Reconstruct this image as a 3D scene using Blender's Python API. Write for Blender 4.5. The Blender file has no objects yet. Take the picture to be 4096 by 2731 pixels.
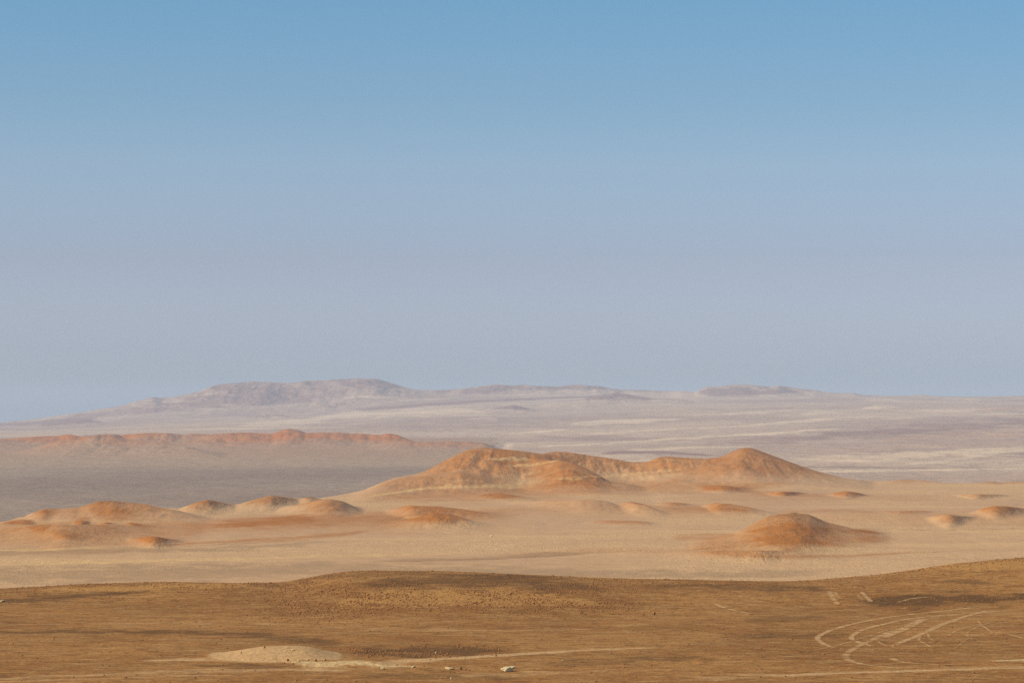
import bpy, bmesh, math, random
import numpy as np

scene = bpy.context.scene
C = scene.collection
K = 11378.0          # focal length in photo pixels (100 mm on a 36 mm sensor, 4096 px wide)
CX, YH = 2048.0, 1640.0   # photo column straight ahead, photo row of eye level

# ------------------------------------------------------------------ camera
cam_d = bpy.data.cameras.new('camera')
cam_d.lens = 100; cam_d.sensor_width = 36; cam_d.shift_y = (YH - 1365.5) / 4096
cam_d.clip_start = 0.5; cam_d.clip_end = 120000
cam = bpy.data.objects.new('camera', cam_d)
cam.rotation_euler = (math.pi / 2, 0, 0)
C.objects.link(cam); scene.camera = cam

# ------------------------------------------------------------------ sky, sun, exposure
SUN_AZ, SUN_EL = math.radians(-109), math.radians(40)   # from the left, a little behind the camera
world = bpy.data.worlds.new('World'); scene.world = world; world.use_nodes = True
wn = world.node_tree; wl = wn.links
sky = wn.nodes.new('ShaderNodeTexSky'); sky.sky_type = 'NISHITA'; sky.sun_disc = False
sky.sun_elevation = SUN_EL; sky.sun_rotation = SUN_AZ
sky.air_density = 1.0; sky.dust_density = 1.0; sky.ozone_density = 1.0
bg = wn.nodes['Background']; bg.inputs['Strength'].default_value = 0.1
tc = wn.nodes.new('ShaderNodeTexCoord'); sep = wn.nodes.new('ShaderNodeSeparateXYZ')
wl.new(tc.outputs['Generated'], sep.inputs[0])
mr = wn.nodes.new('ShaderNodeMapRange'); mr.inputs['From Min'].default_value = -0.02; mr.inputs['From Max'].default_value = 0.20
wl.new(sep.outputs['Z'], mr.inputs['Value'])
ramp = wn.nodes.new('ShaderNodeValToRGB'); wl.new(mr.outputs[0], ramp.inputs[0])
SKY_STOPS = [((z + .02) / .22, c) for z, c in [(-.01, (1.22, 1.42, 2.08)), (.0035, (1.15, 1.38, 2.0)), (.0112, (.99, 1.20, 1.78)), (.0211, (.955, 1.07, 1.65)),
  (.054, (.835, .875, 1.24)), (.0844, (.80, .925, 1.19)), (.109, (.665, .887, 1.12)), (.1435, (.558, .881, 1.11))]]
cr = ramp.color_ramp
while len(cr.elements) < len(SKY_STOPS): cr.elements.new(0.5)
for e, (p, c) in zip(cr.elements, SKY_STOPS): e.position = p; e.color = (*c, 1)
mul = wn.nodes.new('ShaderNodeMix'); mul.data_type = 'RGBA'; mul.blend_type = 'MULTIPLY'; mul.inputs[0].default_value = 1
wl.new(sky.outputs[0], mul.inputs[6]); wl.new(ramp.outputs[0], mul.inputs[7]); wl.new(mul.outputs[2], bg.inputs['Color'])

sun_d = bpy.data.lights.new('sun', 'SUN'); sun_d.energy = 4.95; sun_d.angle = math.radians(0.6); sun_d.color = (1.0, 0.95, 0.87)
sun = bpy.data.objects.new('sun', sun_d); C.objects.link(sun)
from mathutils import Vector
sv = Vector((math.sin(SUN_AZ) * math.cos(SUN_EL), math.cos(SUN_AZ) * math.cos(SUN_EL), math.sin(SUN_EL)))
sun.rotation_euler = sv.to_track_quat('Z', 'Y').to_euler(); sun.location = (-200, 0, 300)

scene.view_settings.view_transform = 'Standard'; scene.view_settings.look = 'None'
scene.view_settings.exposure = 0.0; scene.view_settings.gamma = 1.0; scene.view_settings.use_curve_mapping = False
scene.cycles.volume_bounces = 0
scene.cycles.use_denoising = False; scene.cycles.use_adaptive_sampling = False

HAZE_DENSITY = 3.0e-5
HAZE_COLOR = (0.90, 0.92, 0.97)

# ------------------------------------------------------------------ numpy helpers
def sstep(a, b, x):
    t = np.clip((x - a) / (b - a), 0, 1); return t * t * (3 - 2 * t)

def _hash(ix, iy, seed):
    h = (ix.astype(np.int64) * 374761393 + iy.astype(np.int64) * 668265263 + seed * 974634777) & 0xffffffff
    h = ((h ^ (h >> 13)) * 1274126177) & 0xffffffff
    return h ^ (h >> 16)

def gnoise(x, y, seed=0):
    x0 = np.floor(x); y0 = np.floor(y); fx = x - x0; fy = y - y0
    ux = fx * fx * fx * (fx * (fx * 6 - 15) + 10); uy = fy * fy * fy * (fy * (fy * 6 - 15) + 10)
    def g(dx, dy):
        a = (_hash(x0 + dx, y0 + dy, seed) & 0xffff) * (2 * math.pi / 65536)
        return np.cos(a) * (fx - dx) + np.sin(a) * (fy - dy)
    n0 = g(0, 0) * (1 - ux) + g(1, 0) * ux; n1 = g(0, 1) * (1 - ux) + g(1, 1) * ux
    return (n0 * (1 - uy) + n1 * uy) * 1.5

def fbm(x, y, octv=4, seed=0, gain=0.5):
    s = 0; a = 1.0; t = 0
    for o in range(octv):
        s = s + a * gnoise(x, y, seed + o * 17); t += a; a *= gain; x = x * 2.03 + 5.1; y = y * 2.03 - 3.7
    return s / t

PXT = np.arange(-1600, 5700, 4.0)
def curve(pts, col=1, smooth=9):
    p = sorted(pts); xs = [q[0] for q in p]; ys = [q[col] for q in p]
    t = np.interp(PXT, xs, ys)
    if smooth > 0:
        n = int(smooth * 3 / 4) + 1; k = np.exp(-0.5 * (np.arange(-n, n + 1) * 4 / smooth) ** 2); k /= k.sum()
        t = np.convolve(np.pad(t, n, mode='edge'), k, 'valid')
    return lambda px: np.interp(px, PXT, t)

class Hill:
    """A ridge with a crest line that runs over the plain, each crest point at its own distance."""
    def __init__(s, pts, Lf, Lb, name, label, red=0.6, smooth=12, rough=0.22, cap=0.0, sharp=0.13, fade=60):
        s.pts = sorted(pts); s.Lf, s.Lb, s.name, s.label, s.red, s.rough, s.cap, s.sharp = Lf * 1.05, Lb, name, label, red, rough, cap, sharp
        s.x0, s.x1, s.fade = s.pts[0][0], s.pts[-1][0], fade
        s.cy = curve(s.pts, 1, smooth); s.cd = curve(s.pts, 2, smooth * 2)
    def height(s, px, D, base_at):
        h = np.zeros_like(D)
        ext = []
        for x in (s.x0, s.x1):                   # each end runs out in a long gentle tail
            xx = np.array([float(x)]); dd = s.cd(xx); r = float((YH - K * base_at(xx, dd) / dd - s.cy(xx))[0])
            ext.append(max(50.0, 5.5 * r))
        m = (px > s.x0 - ext[0]) & (px < s.x1 + ext[1])
        if not m.any(): return h
        p = px[m]; d = D[m]; dc = s.cd(p)
        w = sstep(s.x0 - ext[0], s.x0 + 10, p) * (1 - sstep(s.x1 - 10, s.x1 + ext[1], p))
        top = np.maximum(-(s.cy(p) - YH) / K * dc - base_at(p, dc), 0) * w
        t = (d - dc); t = np.where(t < 0, t / s.Lf, t / s.Lb)
        X = (p - CX) / K * d
        t = t * (1 + 0.22 * fbm(X / (s.Lf * .5), d / (s.Lf * 1.2), 3, 11))
        e = s.sharp
        f = np.clip(1 - (np.sqrt(t * t + e * e) - e) / 1.15, 0, 1) ** 1.5
        n = fbm(X / (s.Lf * .16), d / (s.Lf * .4), 5, 5, .6)
        gl = 1 - np.abs(fbm(X / (s.Lf * .11) + .3 * n, d / (s.Lf * .9), 3, 29)) * 2
        h[m] = top * f * (1 + (s.rough * n + .09 * (gl - .6)) * np.minimum(1, np.abs(t) * 2.5))
        return h

def smax_sum(hs):
    out = 0
    for h in hs: out = out + h ** 3
    return np.cbrt(out)

# ------------------------------------------------------------------ masks: kinds of sand and gravel lying on the terrain, and a painted band of shade
class Patch:
    """A bed of one kind of sand or gravel, or a band of painted shade: centre line and half width, given as sightings (column, row, half height)."""
    def __init__(s, ch, pts, strength=1.0, wob=1.0, soft=1.0):
        s.ch, s.a, s.wob, s.soft = ch, strength, wob, soft
        pts = sorted(pts); s.x0, s.x1 = pts[0][0], pts[-1][0]
        s.cy, s.hh = curve(pts, 1, 14), curve(pts, 2, 14)
        s.y0 = min(p[1] - 3 * p[2] for p in pts) - 12; s.y1 = max(p[1] + 3 * p[2] for p in pts) + 12

def paint(patches, px, py, mk, seed=0):
    wob = fbm(px / 150., py / 14., 4, seed + 3)
    for p in patches:
        le, re_ = (700 if p.x0 <= 10 else 35), (700 if p.x1 >= 4080 else 35)      # beds at the edge of the view run on beyond it
        m = (px > p.x0 - le) & (px < p.x1 + re_) & (py > p.y0) & (py < p.y1)
        if not m.any(): continue
        x = px[m]; y = py[m]; hh = np.maximum(p.hh(x), 0.5)
        r = (y - p.cy(x)) / hh + wob[m] * 1.3 * p.wob
        v = np.exp(-np.abs(r) ** 2.4 * 0.8 / p.soft)
        L = max(30, (p.x1 - p.x0) * .12)
        v *= sstep(p.x0 - le, p.x0 + (L if p.x0 > 10 else 0), x) * (1 - sstep(p.x1 - (L if p.x1 < 4080 else 0), p.x1 + re_, x))
        mk[m, p.ch] = np.clip(mk[m, p.ch] + v * p.a, 0, 1.2)

PALE, RED, DARK, XTRA = 0, 1, 2, 3

# ------------------------------------------------------------------ material helpers
def new_mat(name):
    m = bpy.data.materials.new(name); m.use_nodes = True
    nt = m.node_tree; b = nt.nodes['Principled BSDF']
    b.inputs['Roughness'].default_value = 0.95
    b.inputs['Specular IOR Level'].default_value = 0.1
    return m, nt, b

class NB:
    def __init__(s, nt): s.nt = nt; s.g = nt.nodes.new('ShaderNodeNewGeometry')
    def link(s, a, b): s.nt.links.new(a, b)
    def math(s, op, a, b=None, clamp=False):
        n = s.nt.nodes.new('ShaderNodeMath'); n.operation = op; n.use_clamp = clamp
        for i, v in enumerate((a, b)):
            if v is None: continue
            if isinstance(v, (int, float)): n.inputs[i].default_value = v
            else: s.link(v, n.inputs[i])
        return n.outputs[0]
    def noise(s, scale, detail=4, rough=0.55, stretch=(1, 1, 1), dist=0.0):
        mp = s.nt.nodes.new('ShaderNodeMapping'); mp.inputs['Scale'].default_value = stretch
        s.link(s.g.outputs['Position'], mp.inputs[0])
        n = s.nt.nodes.new('ShaderNodeTexNoise'); n.inputs['Scale'].default_value = scale
        n.inputs['Detail'].default_value = detail; n.inputs['Roughness'].default_value = rough
        n.inputs['Distortion'].default_value = dist
        s.link(mp.outputs[0], n.inputs['Vector']); return n.outputs['Fac']
    def smooth(s, v, a, b, lo=0.0, hi=1.0):
        n = s.nt.nodes.new('ShaderNodeMapRange'); n.interpolation_type = 'SMOOTHSTEP'
        n.inputs['From Min'].default_value = a; n.inputs['From Max'].default_value = b
        n.inputs['To Min'].default_value = lo; n.inputs['To Max'].default_value = hi
        s.link(v, n.inputs['Value']); return n.outputs[0]
    def mix(s, f, a, b, mode='MIX'):
        n = s.nt.nodes.new('ShaderNodeMix'); n.data_type = 'RGBA'; n.blend_type = mode
        for i, v in ((0, f), (6, a), (7, b)):
            if isinstance(v, tuple): n.inputs[i].default_value = (*v, 1)
            elif isinstance(v, (int, float)): n.inputs[i].default_value = v
            else: s.link(v, n.inputs[i])
        return n.outputs[2]
    def masks(s):
        a = s.nt.nodes.new('ShaderNodeAttribute'); a.attribute_name = 'sand'
        sp = s.nt.nodes.new('ShaderNodeSeparateColor'); s.link(a.outputs['Color'], sp.inputs[0])
        return sp.outputs[0], sp.outputs[1], sp.outputs[2], a.outputs['Alpha']
    def broken(s, mask, noise, k=0.7, a=0.3, b=0.7):
        t = s.math('ADD', mask, s.math('MULTIPLY', s.math('SUBTRACT', noise, 0.5), k))
        return s.smooth(t, a, b)
    def bump(s, h, dist, strength, bsdf):
        n = s.nt.nodes.new('ShaderNodeBump'); n.inputs['Distance'].default_value = dist; n.inputs['Strength'].default_value = strength
        s.link(h, n.inputs['Height']); s.link(n.outputs[0], bsdf.inputs['Normal'])

def lin(c):
    c = c / 255.0
    return c / 12.92 if c <= 0.04045 else ((c + 0.055) / 1.055) ** 2.4
# light falling on level ground, per channel: turns the colour seen in full daylight into the base colour
EL = (1.15, 1.20, 1.28)
HAZE_L = tuple(lin(v) for v in (178, 181, 192))
def alb(r, g, b, dist=0.0):
    T = math.exp(-HAZE_DENSITY * dist)
    return tuple(min(0.85, max(0.01, (lin(v) - HAZE_L[i] * (1 - T)) / (EL[i] * T))) for i, v in enumerate((r, g, b)))

# foreground gravel
def foreground_material(name):
    m, nt, b = new_mat(name); q = NB(nt)
    pale, red, dark, xtra = q.masks()
    n_big = q.noise(0.03, 5, 0.6); n_mid = q.noise(0.25, 5, 0.65); n_fine = q.noise(1.3, 4, 0.7)
    n_str = q.noise(0.35, 5, 0.65, (0.35, 1, 1)); n_lo = q.noise(0.09, 4, 0.6); n_line = q.noise(0.5, 4, 0.6, (0.05, 0.8, 1), .4)
    col = q.mix(q.smooth(n_big, .36, .64), alb(147, 98, 46), alb(168, 117, 60))
    col = q.mix(q.math('MULTIPLY', q.smooth(n_mid, .50, .62), .7), col, alb(126, 82, 34))
    col = q.mix(q.math('MULTIPLY', q.smooth(n_lo, .50, .66), .5), col, alb(160, 116, 66))
    col = q.mix(q.math('MULTIPLY', q.smooth(n_str, .54, .66), .65), col, alb(190, 145, 86))
    col = q.mix(q.math('MULTIPLY', q.smooth(n_line, .56, .70), .3), col, alb(190, 145, 86))
    col = q.mix(q.math('MULTIPLY', q.smooth(n_line, .44, .30), .3), col, alb(116, 78, 36))
    n_fl = q.noise(0.42, 3, 0.55, (0.5, 1, 1)); n_fd = q.noise(0.5, 3, 0.55, (0.6, 1, 1), .3)
    col = q.mix(q.math('MULTIPLY', q.smooth(n_fl, .58, .66), .4), col, alb(198, 150, 88))
    col = q.mix(q.math('MULTIPLY', q.smooth(n_fd, .57, .66), .4), col, alb(104, 70, 32))
    col = q.mix(q.math('MULTIPLY', q.broken(red, n_mid, .8, .3, .8), .85), col, alb(180, 129, 67))
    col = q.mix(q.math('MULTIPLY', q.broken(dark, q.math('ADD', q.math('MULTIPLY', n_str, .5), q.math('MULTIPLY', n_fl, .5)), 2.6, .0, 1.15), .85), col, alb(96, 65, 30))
    col = q.mix(q.math('MULTIPLY', q.broken(pale, n_str, 1.3, .2, 1.0), .85), col, alb(200, 158, 106))
    col = q.mix(q.math('MULTIPLY', q.broken(xtra, n_fine, 1.1, .3, .9), .8), col, alb(212, 178, 122))
    fv = q.smooth(n_fine, .3, .7, 0.74, 1.24)
    nt2 = nt.nodes.new('ShaderNodeVectorMath'); nt2.operation = 'SCALE'
    q.link(col, nt2.inputs[0]); q.link(fv, nt2.inputs['Scale'])
    q.link(nt2.outputs[0], b.inputs['Base Color'])
    q.bump(q.math('ADD', n_fine, q.math('MULTIPLY', n_mid, 1.2)), 0.35, 0.7, b)
    return m
# dune sand of the middle distance
def dune_material(name):
    m, nt, b = new_mat(name); q = NB(nt)
    pale, red, dark, xtra = q.masks()
    d0 = 3100
    n_big = q.noise(0.004, 5, 0.6); n_mid = q.noise(0.03, 6, 0.65); n_fine = q.noise(0.11, 4, 0.65)
    n_rip = q.noise(0.24, 2, 0.5, (1, 0.22, 1), 1.6); n_lin = q.noise(0.012, 5, 0.6, (0.12, 1, 1), .5)
    rip = q.math('MULTIPLY', q.math('SUBTRACT', n_rip, .5), q.smooth(n_big, .42, .62, .25, 1.0))
    col = q.mix(q.smooth(n_big, .38, .62), alb(192, 153, 116, d0), alb(200, 161, 119, d0))
    col = q.mix(q.math('MULTIPLY', q.smooth(n_mid, .48, .70), .25), col, alb(186, 142, 104, d0))
    col = q.mix(q.math('MULTIPLY', q.smooth(n_lin, .54, .70), .45), col, alb(180, 142, 110, d0))
    col = q.mix(q.math('MULTIPLY', q.smooth(n_lin, .46, .32), .4), col, alb(211, 172, 122, d0))
    col = q.mix(q.math('MULTIPLY', q.broken(dark, n_lin, .8, .05, .95), .85), col, alb(168, 136, 103, d0))
    n_gul = q.noise(0.04, 4, 0.6, (1, .5, .8), .3)
    rv = q.math('MULTIPLY', q.math('ADD', q.math('SUBTRACT', n_mid, .5), q.math('MULTIPLY', q.math('SUBTRACT', n_gul, .5), 1.0)), q.math('MULTIPLY', red, 1.1))
    rf = q.math('ADD', red, rv, True)
    col = q.mix(rf, col, alb(170, 113, 69, d0))
    col = q.mix(q.math('MULTIPLY', q.broken(pale, n_fine, 1.3, .3, .95), .7), col, alb(213, 173, 118, d0))
    col = q.mix(q.math('MULTIPLY', q.broken(xtra, n_fine, 1.5, .35, .85), .7), col, alb(140, 97, 58, d0))
    fv = q.math('ADD', q.smooth(n_fine, .3, .7, 0.92, 1.07), q.math('MULTIPLY', rip, .32))
    sc = nt.nodes.new('ShaderNodeVectorMath'); sc.operation = 'SCALE'
    q.link(col, sc.inputs[0]); q.link(fv, sc.inputs['Scale']); q.link(sc.outputs[0], b.inputs['Base Color'])
    rocky = q.math('MULTIPLY', n_mid, q.math('ADD', 1.0, q.math('MULTIPLY', red, 1.2)))
    q.bump(q.math('ADD', q.math('MULTIPLY', rip, .8), rocky), 1.8, 0.6, b)
    return m
# grey gravel plain with the red ridge
def plain_material(name):
    m, nt, b = new_mat(name); q = NB(nt)
    pale, red, dark, xtra = q.masks()
    n_big = q.noise(0.0012, 6, 0.6); n_mid = q.noise(0.01, 6, 0.62); n_fine = q.noise(0.05, 4, 0.65)
    gp = nt.nodes.new('ShaderNodeSeparateXYZ'); q.link(q.g.outputs['Position'], gp.inputs[0])
    apron = q.smooth(q.math('ADD', gp.outputs['Y'], q.math('MULTIPLY', q.math('SUBTRACT', n_big, .5), 900)), 6700, 7900)
    col = q.mix(q.smooth(n_big, .36, .64), alb(152, 133, 120, 6000), alb(160, 141, 126, 6000))
    col = q.mix(q.math('MULTIPLY', apron, q.smooth(n_mid, .3, .6, .7, 1)), col, alb(172, 150, 132, 8200))
    col = q.mix(q.math('MULTIPLY', q.broken(dark, n_mid, .8, .2, .8), .9), col, alb(146, 129, 118, 6000))
    col = q.mix(q.math('MULTIPLY', q.broken(pale, n_mid, 1.7, .3, .95), .85), col, alb(204, 180, 160, 8500))
    col = q.mix(q.math('ADD', red, q.math('MULTIPLY', q.math('SUBTRACT', n_mid, .5), q.math('MULTIPLY', red, .9)), True), col, alb(180, 131, 107, 9300))
    col = q.mix(q.math('MULTIPLY', q.broken(xtra, n_fine, 1.6, .55, .8), .8), col, alb(215, 205, 195, 6000))
    fv = q.smooth(n_fine, .3, .7, 0.94, 1.06)
    sc = nt.nodes.new('ShaderNodeVectorMath'); sc.operation = 'SCALE'
    q.link(col, sc.inputs[0]); q.link(fv, sc.inputs['Scale']); q.link(sc.outputs[0], b.inputs['Base Color'])
    q.bump(n_mid, 26.0, 0.7, b)
    return m
# pale far slopes
def far_material(name):
    m, nt, b = new_mat(name); q = NB(nt)
    pale, red, dark, xtra = q.masks()
    n_big = q.noise(0.00035, 7, 0.62, (1, 1, 1), .6); n_mid = q.noise(0.0016, 7, 0.65); n_fine = q.noise(0.008, 4, 0.65)
    col = q.mix(q.smooth(n_big, .38, .62), alb(177, 161, 155, 18000), alb(190, 173, 162, 18000))
    col = q.mix(q.math('MULTIPLY', q.smooth(n_mid, .53, .66), .4), col, alb(200, 183, 168, 18000))
    col = q.mix(q.math('MULTIPLY', q.broken(dark, n_mid, .9, .2, .8), .9), col, alb(163, 147, 146, 18000))
    col = q.mix(q.math('MULTIPLY', q.broken(pale, n_mid, 1.6, .3, .95), .85), col, alb(207, 187, 168, 16000))
    col = q.mix(q.math('MULTIPLY', q.broken(red, n_mid, .9, .2, .9), .9), col, alb(190, 160, 146, 16000))
    fv = q.smooth(n_fine, .3, .7, 0.94, 1.06)
    sc = nt.nodes.new('ShaderNodeVectorMath'); sc.operation = 'SCALE'
    q.link(col, sc.inputs[0]); q.link(fv, sc.inputs['Scale']); q.link(sc.outputs[0], b.inputs['Base Color'])
    q.bump(n_mid, 110.0, 0.8, b)
    return m

MAT_NEAR = foreground_material('brown_gravel'); MAT_DUNE = dune_material('dune_sand')
MAT_PLAIN = plain_material('grey_gravel_plain'); MAT_FAR = far_material('pale_far_slope')

# ------------------------------------------------------------------ polar grid of the terrain
az_in = np.linspace(-0.21, 0.21, 1180)
az_out = np.linspace(0.21, 2 * math.pi - 0.21, 90)[1:-1]
AZ = np.concatenate([az_in, az_out, [2 * math.pi - 0.21]])
AZW = (AZ + math.pi) % (2 * math.pi) - math.pi
U = np.tan(np.clip(AZW, -0.30, 0.30)); COSC = np.cos(np.clip(AZW, -0.30, 0.30))
PXC = CX + K * U
NIN = len(az_in)

def skyline_fix(Z, D, target, W, iters=4, sel=None):
    """raises or lowers the crest of every column until its skyline stands where it should; returns (centre, delta)"""
    tv = -(target(PXC) - YH) / K
    for it in range(iters):
        V = Z / D
        V2 = np.where(sel, V, -9) if sel is not None else V
        i = V2.argmax(0); j = np.arange(len(PXC)); dc = D[i, j]
        dl = (tv - V[i, j]) * dc
        n = 2; k = np.ones(2 * n + 1) / (2 * n + 1)
        dl[:NIN] = np.convolve(np.pad(dl[:NIN], n, mode='edge'), k, 'valid')
        dcs = dc.copy(); dcs[:NIN] = np.convolve(np.pad(dc[:NIN], 15, mode='edge'), np.ones(31) / 31, 'valid')
        Wc = W if np.isscalar(W) else W(PXC)
        Z = Z + dl * np.exp(-0.5 * ((D - dcs) / Wc) ** 2)
    return Z

def grid_normals(P):
    du = np.empty_like(P); du[:, 1:-1] = P[:, 2:] - P[:, :-2]; du[:, 0] = P[:, 1] - P[:, 0]; du[:, -1] = P[:, -1] - P[:, -2]
    dv = np.empty_like(P); dv[1:-1] = P[2:] - P[:-2]; dv[0] = P[1] - P[0]; dv[-1] = P[-1] - P[-2]
    n = np.cross(du, dv); n /= np.maximum(np.linalg.norm(n, axis=2, keepdims=True), 1e-9)
    n[n[..., 2] < 0] *= -1
    return n

def mesh_obj(name, V, F, mat, mk=None, nor=None, kind='structure', label=None):
    me = bpy.data.meshes.new(name)
    nv, nf = len(V), len(F); w = F.shape[1]
    me.vertices.add(nv); me.vertices.foreach_set('co', V.astype(np.float32).ravel())
    me.loops.add(nf * w); me.loops.foreach_set('vertex_index', F.astype(np.int32).ravel())
    me.polygons.add(nf); me.polygons.foreach_set('loop_start', np.arange(0, nf * w, w, dtype=np.int32))
    me.update(calc_edges=True); me.validate()
    me.polygons.foreach_set('use_smooth', np.ones(len(me.polygons), bool))
    if mk is not None:
        at = me.attributes.new('sand', 'FLOAT_COLOR', 'POINT'); at.data.foreach_set('color', mk.astype(np.float32).ravel())
    if nor is not None: me.normals_split_custom_set_from_vertices(nor.astype(np.float32))
    me.materials.append(mat)
    o = bpy.data.objects.new(name, me); C.objects.link(o)
    if kind: o['kind'] = kind
    if label: o['label'] = label
    return o

def build_zone(D, Z, mk, mat, owner, names, mats={}):
    """one terrain sheet cut into its named pieces: owner holds an index into names for every vertex"""
    R = D / COSC
    P = np.stack([R * np.sin(AZW), R * np.cos(AZW), Z], 2)
    N = grid_normals(P)
    r, c = Z.shape
    idx = np.arange(r * c).reshape(r, c)
    F = np.stack([idx[:-1, :-1], idx[:-1, 1:], idx[1:, 1:], idx[1:, :-1]], 2).reshape(-1, 4)
    fo = owner[:-1, :-1].reshape(-1)
    P2 = P.reshape(-1, 3); N2 = N.reshape(-1, 3); M2 = mk.reshape(-1, 4)
    for k, (nm, lb) in enumerate(names):
        f = F[fo == k]
        if len(f) < 4: continue
        vs, inv = np.unique(f, return_inverse=True)
        mesh_obj(nm, P2[vs], inv.reshape(-1, 4), mats.get(k, mat), M2[vs], N2[vs], 'structure', lb)
    return P

def inv_rows(a, b, n):   # distances evenly spread as the eye sees them
    return 1.0 / np.linspace(1.0 / a, 1.0 / b, n)

# ------------------------------------------------------------------ ZONE 1: gravel flat and stony ridge in front
near_crest = [(-300,2362),(0,2352),(150,2345),(300,2335),(500,2330),(650,2325),(800,2328),(1000,2330),(1130,2327),(1230,2310),(1300,2295),
  (1400,2283),(1500,2281),(1800,2283),(2000,2292),(2300,2305),(2500,2312),(2800,2318),(3050,2323),(3150,2323),(3250,2318),(3500,2298),(3650,2278),
  (3800,2255),(3950,2240),(4096,2228),(4400,2210)]
ncy = curve(near_crest, 1, 20)
ncd = curve([(0,650),(900,655),(1500,682),(2200,680),(3050,662),(4096,690)], 1, 120)
nfoot = curve([(0,606),(600,600),(1100,555),(1500,540),(2200,545),(2800,575),(3300,585),(4096,590)], 1, 120)

def near_base(D):
    return np.interp(D, [0, 380, 420, 500, 620, 720, 5000], [-1.7, -38.9, -40.25, -40.7, -41.3, -42.0, -60])
MOUND = [(540,2641,462),(620,2634,463),(760,2624,464),(900,2610,465),(1000,2590,468),(1060,2581,470),(1130,2579,471),(1240,2580,471),(1300,2587,470),(1360,2600,467),(1420,2612,464)]
m_cy = curve(MOUND, 1, 14)
def near_mound(px, D):
    dc = 470.0
    top = np.maximum(-(m_cy(px) - YH) / K * dc - near_base(np.full_like(px, dc)), 0) * sstep(540, 780, px) * (1 - sstep(1180, 1450, px))
    t = D - dc; t = np.where(t < 0, t / 15.0, t / 10.0)
    return top * np.clip(1 - t * t, 0, 1) ** 1.15
def near_ledge(px, D):   # low eroded bank of pale rock right of the mound
    X = (px - CX) / K * D
    w = sstep(1110, 1200, px) * (1 - sstep(1480, 1600, px))
    prof = sstep(446, 450, D + 1.6 * fbm(X / 3, D / 3, 3, 9)) * (1 - sstep(453, 463, D))
    return 0.38 * w * prof * (1 + 0.5 * fbm(X / 2.0, D / 2.0, 3, 21))
def near_parts(px, D):
    X = (px - CX) / K * D
    dc = ncd(px); df = nfoot(px)
    top = np.maximum(-(ncy(px) - YH) / K * dc - near_base(dc), 0.2)
    t = (D - df) / (dc - df)
    up = sstep(-0.1, 1.05, t)
    bulge = 0.30 * np.exp(-0.5 * ((t - .55) / .22) ** 2) * sstep(1200, 1600, px) * (1 - sstep(2250, 2700, px))
    hump = top * (up + bulge)
    beyond = D - dc
    drop = -0.5 * np.maximum(beyond, 0) ** 2 / 90.0
    drop = np.where(beyond > 60, -20 - 0.66 * (beyond - 60), drop)
    dropz = np.maximum(near_base(D) + hump + drop, -116.0 + 2 * fbm(X / 300, D / 300, 3, 2))
    rel = 0.10 * fbm(X / 14, D / 14, 4, 3) + 0.30 * fbm(X / 60, D / 40, 3, 4)
    stony = sstep(0.05, 0.5, t) * (1 - sstep(1.2, 1.6, t))
    rel = rel * sstep(395, 440, D) + 0.16 * stony * fbm(X / 2.2, D / 2.6, 4, 6)
    return dropz + rel * (1 - sstep(900, 1100, D)), hump * sstep(.08, .2, t), near_mound(px, D), near_ledge(px, D)

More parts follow.
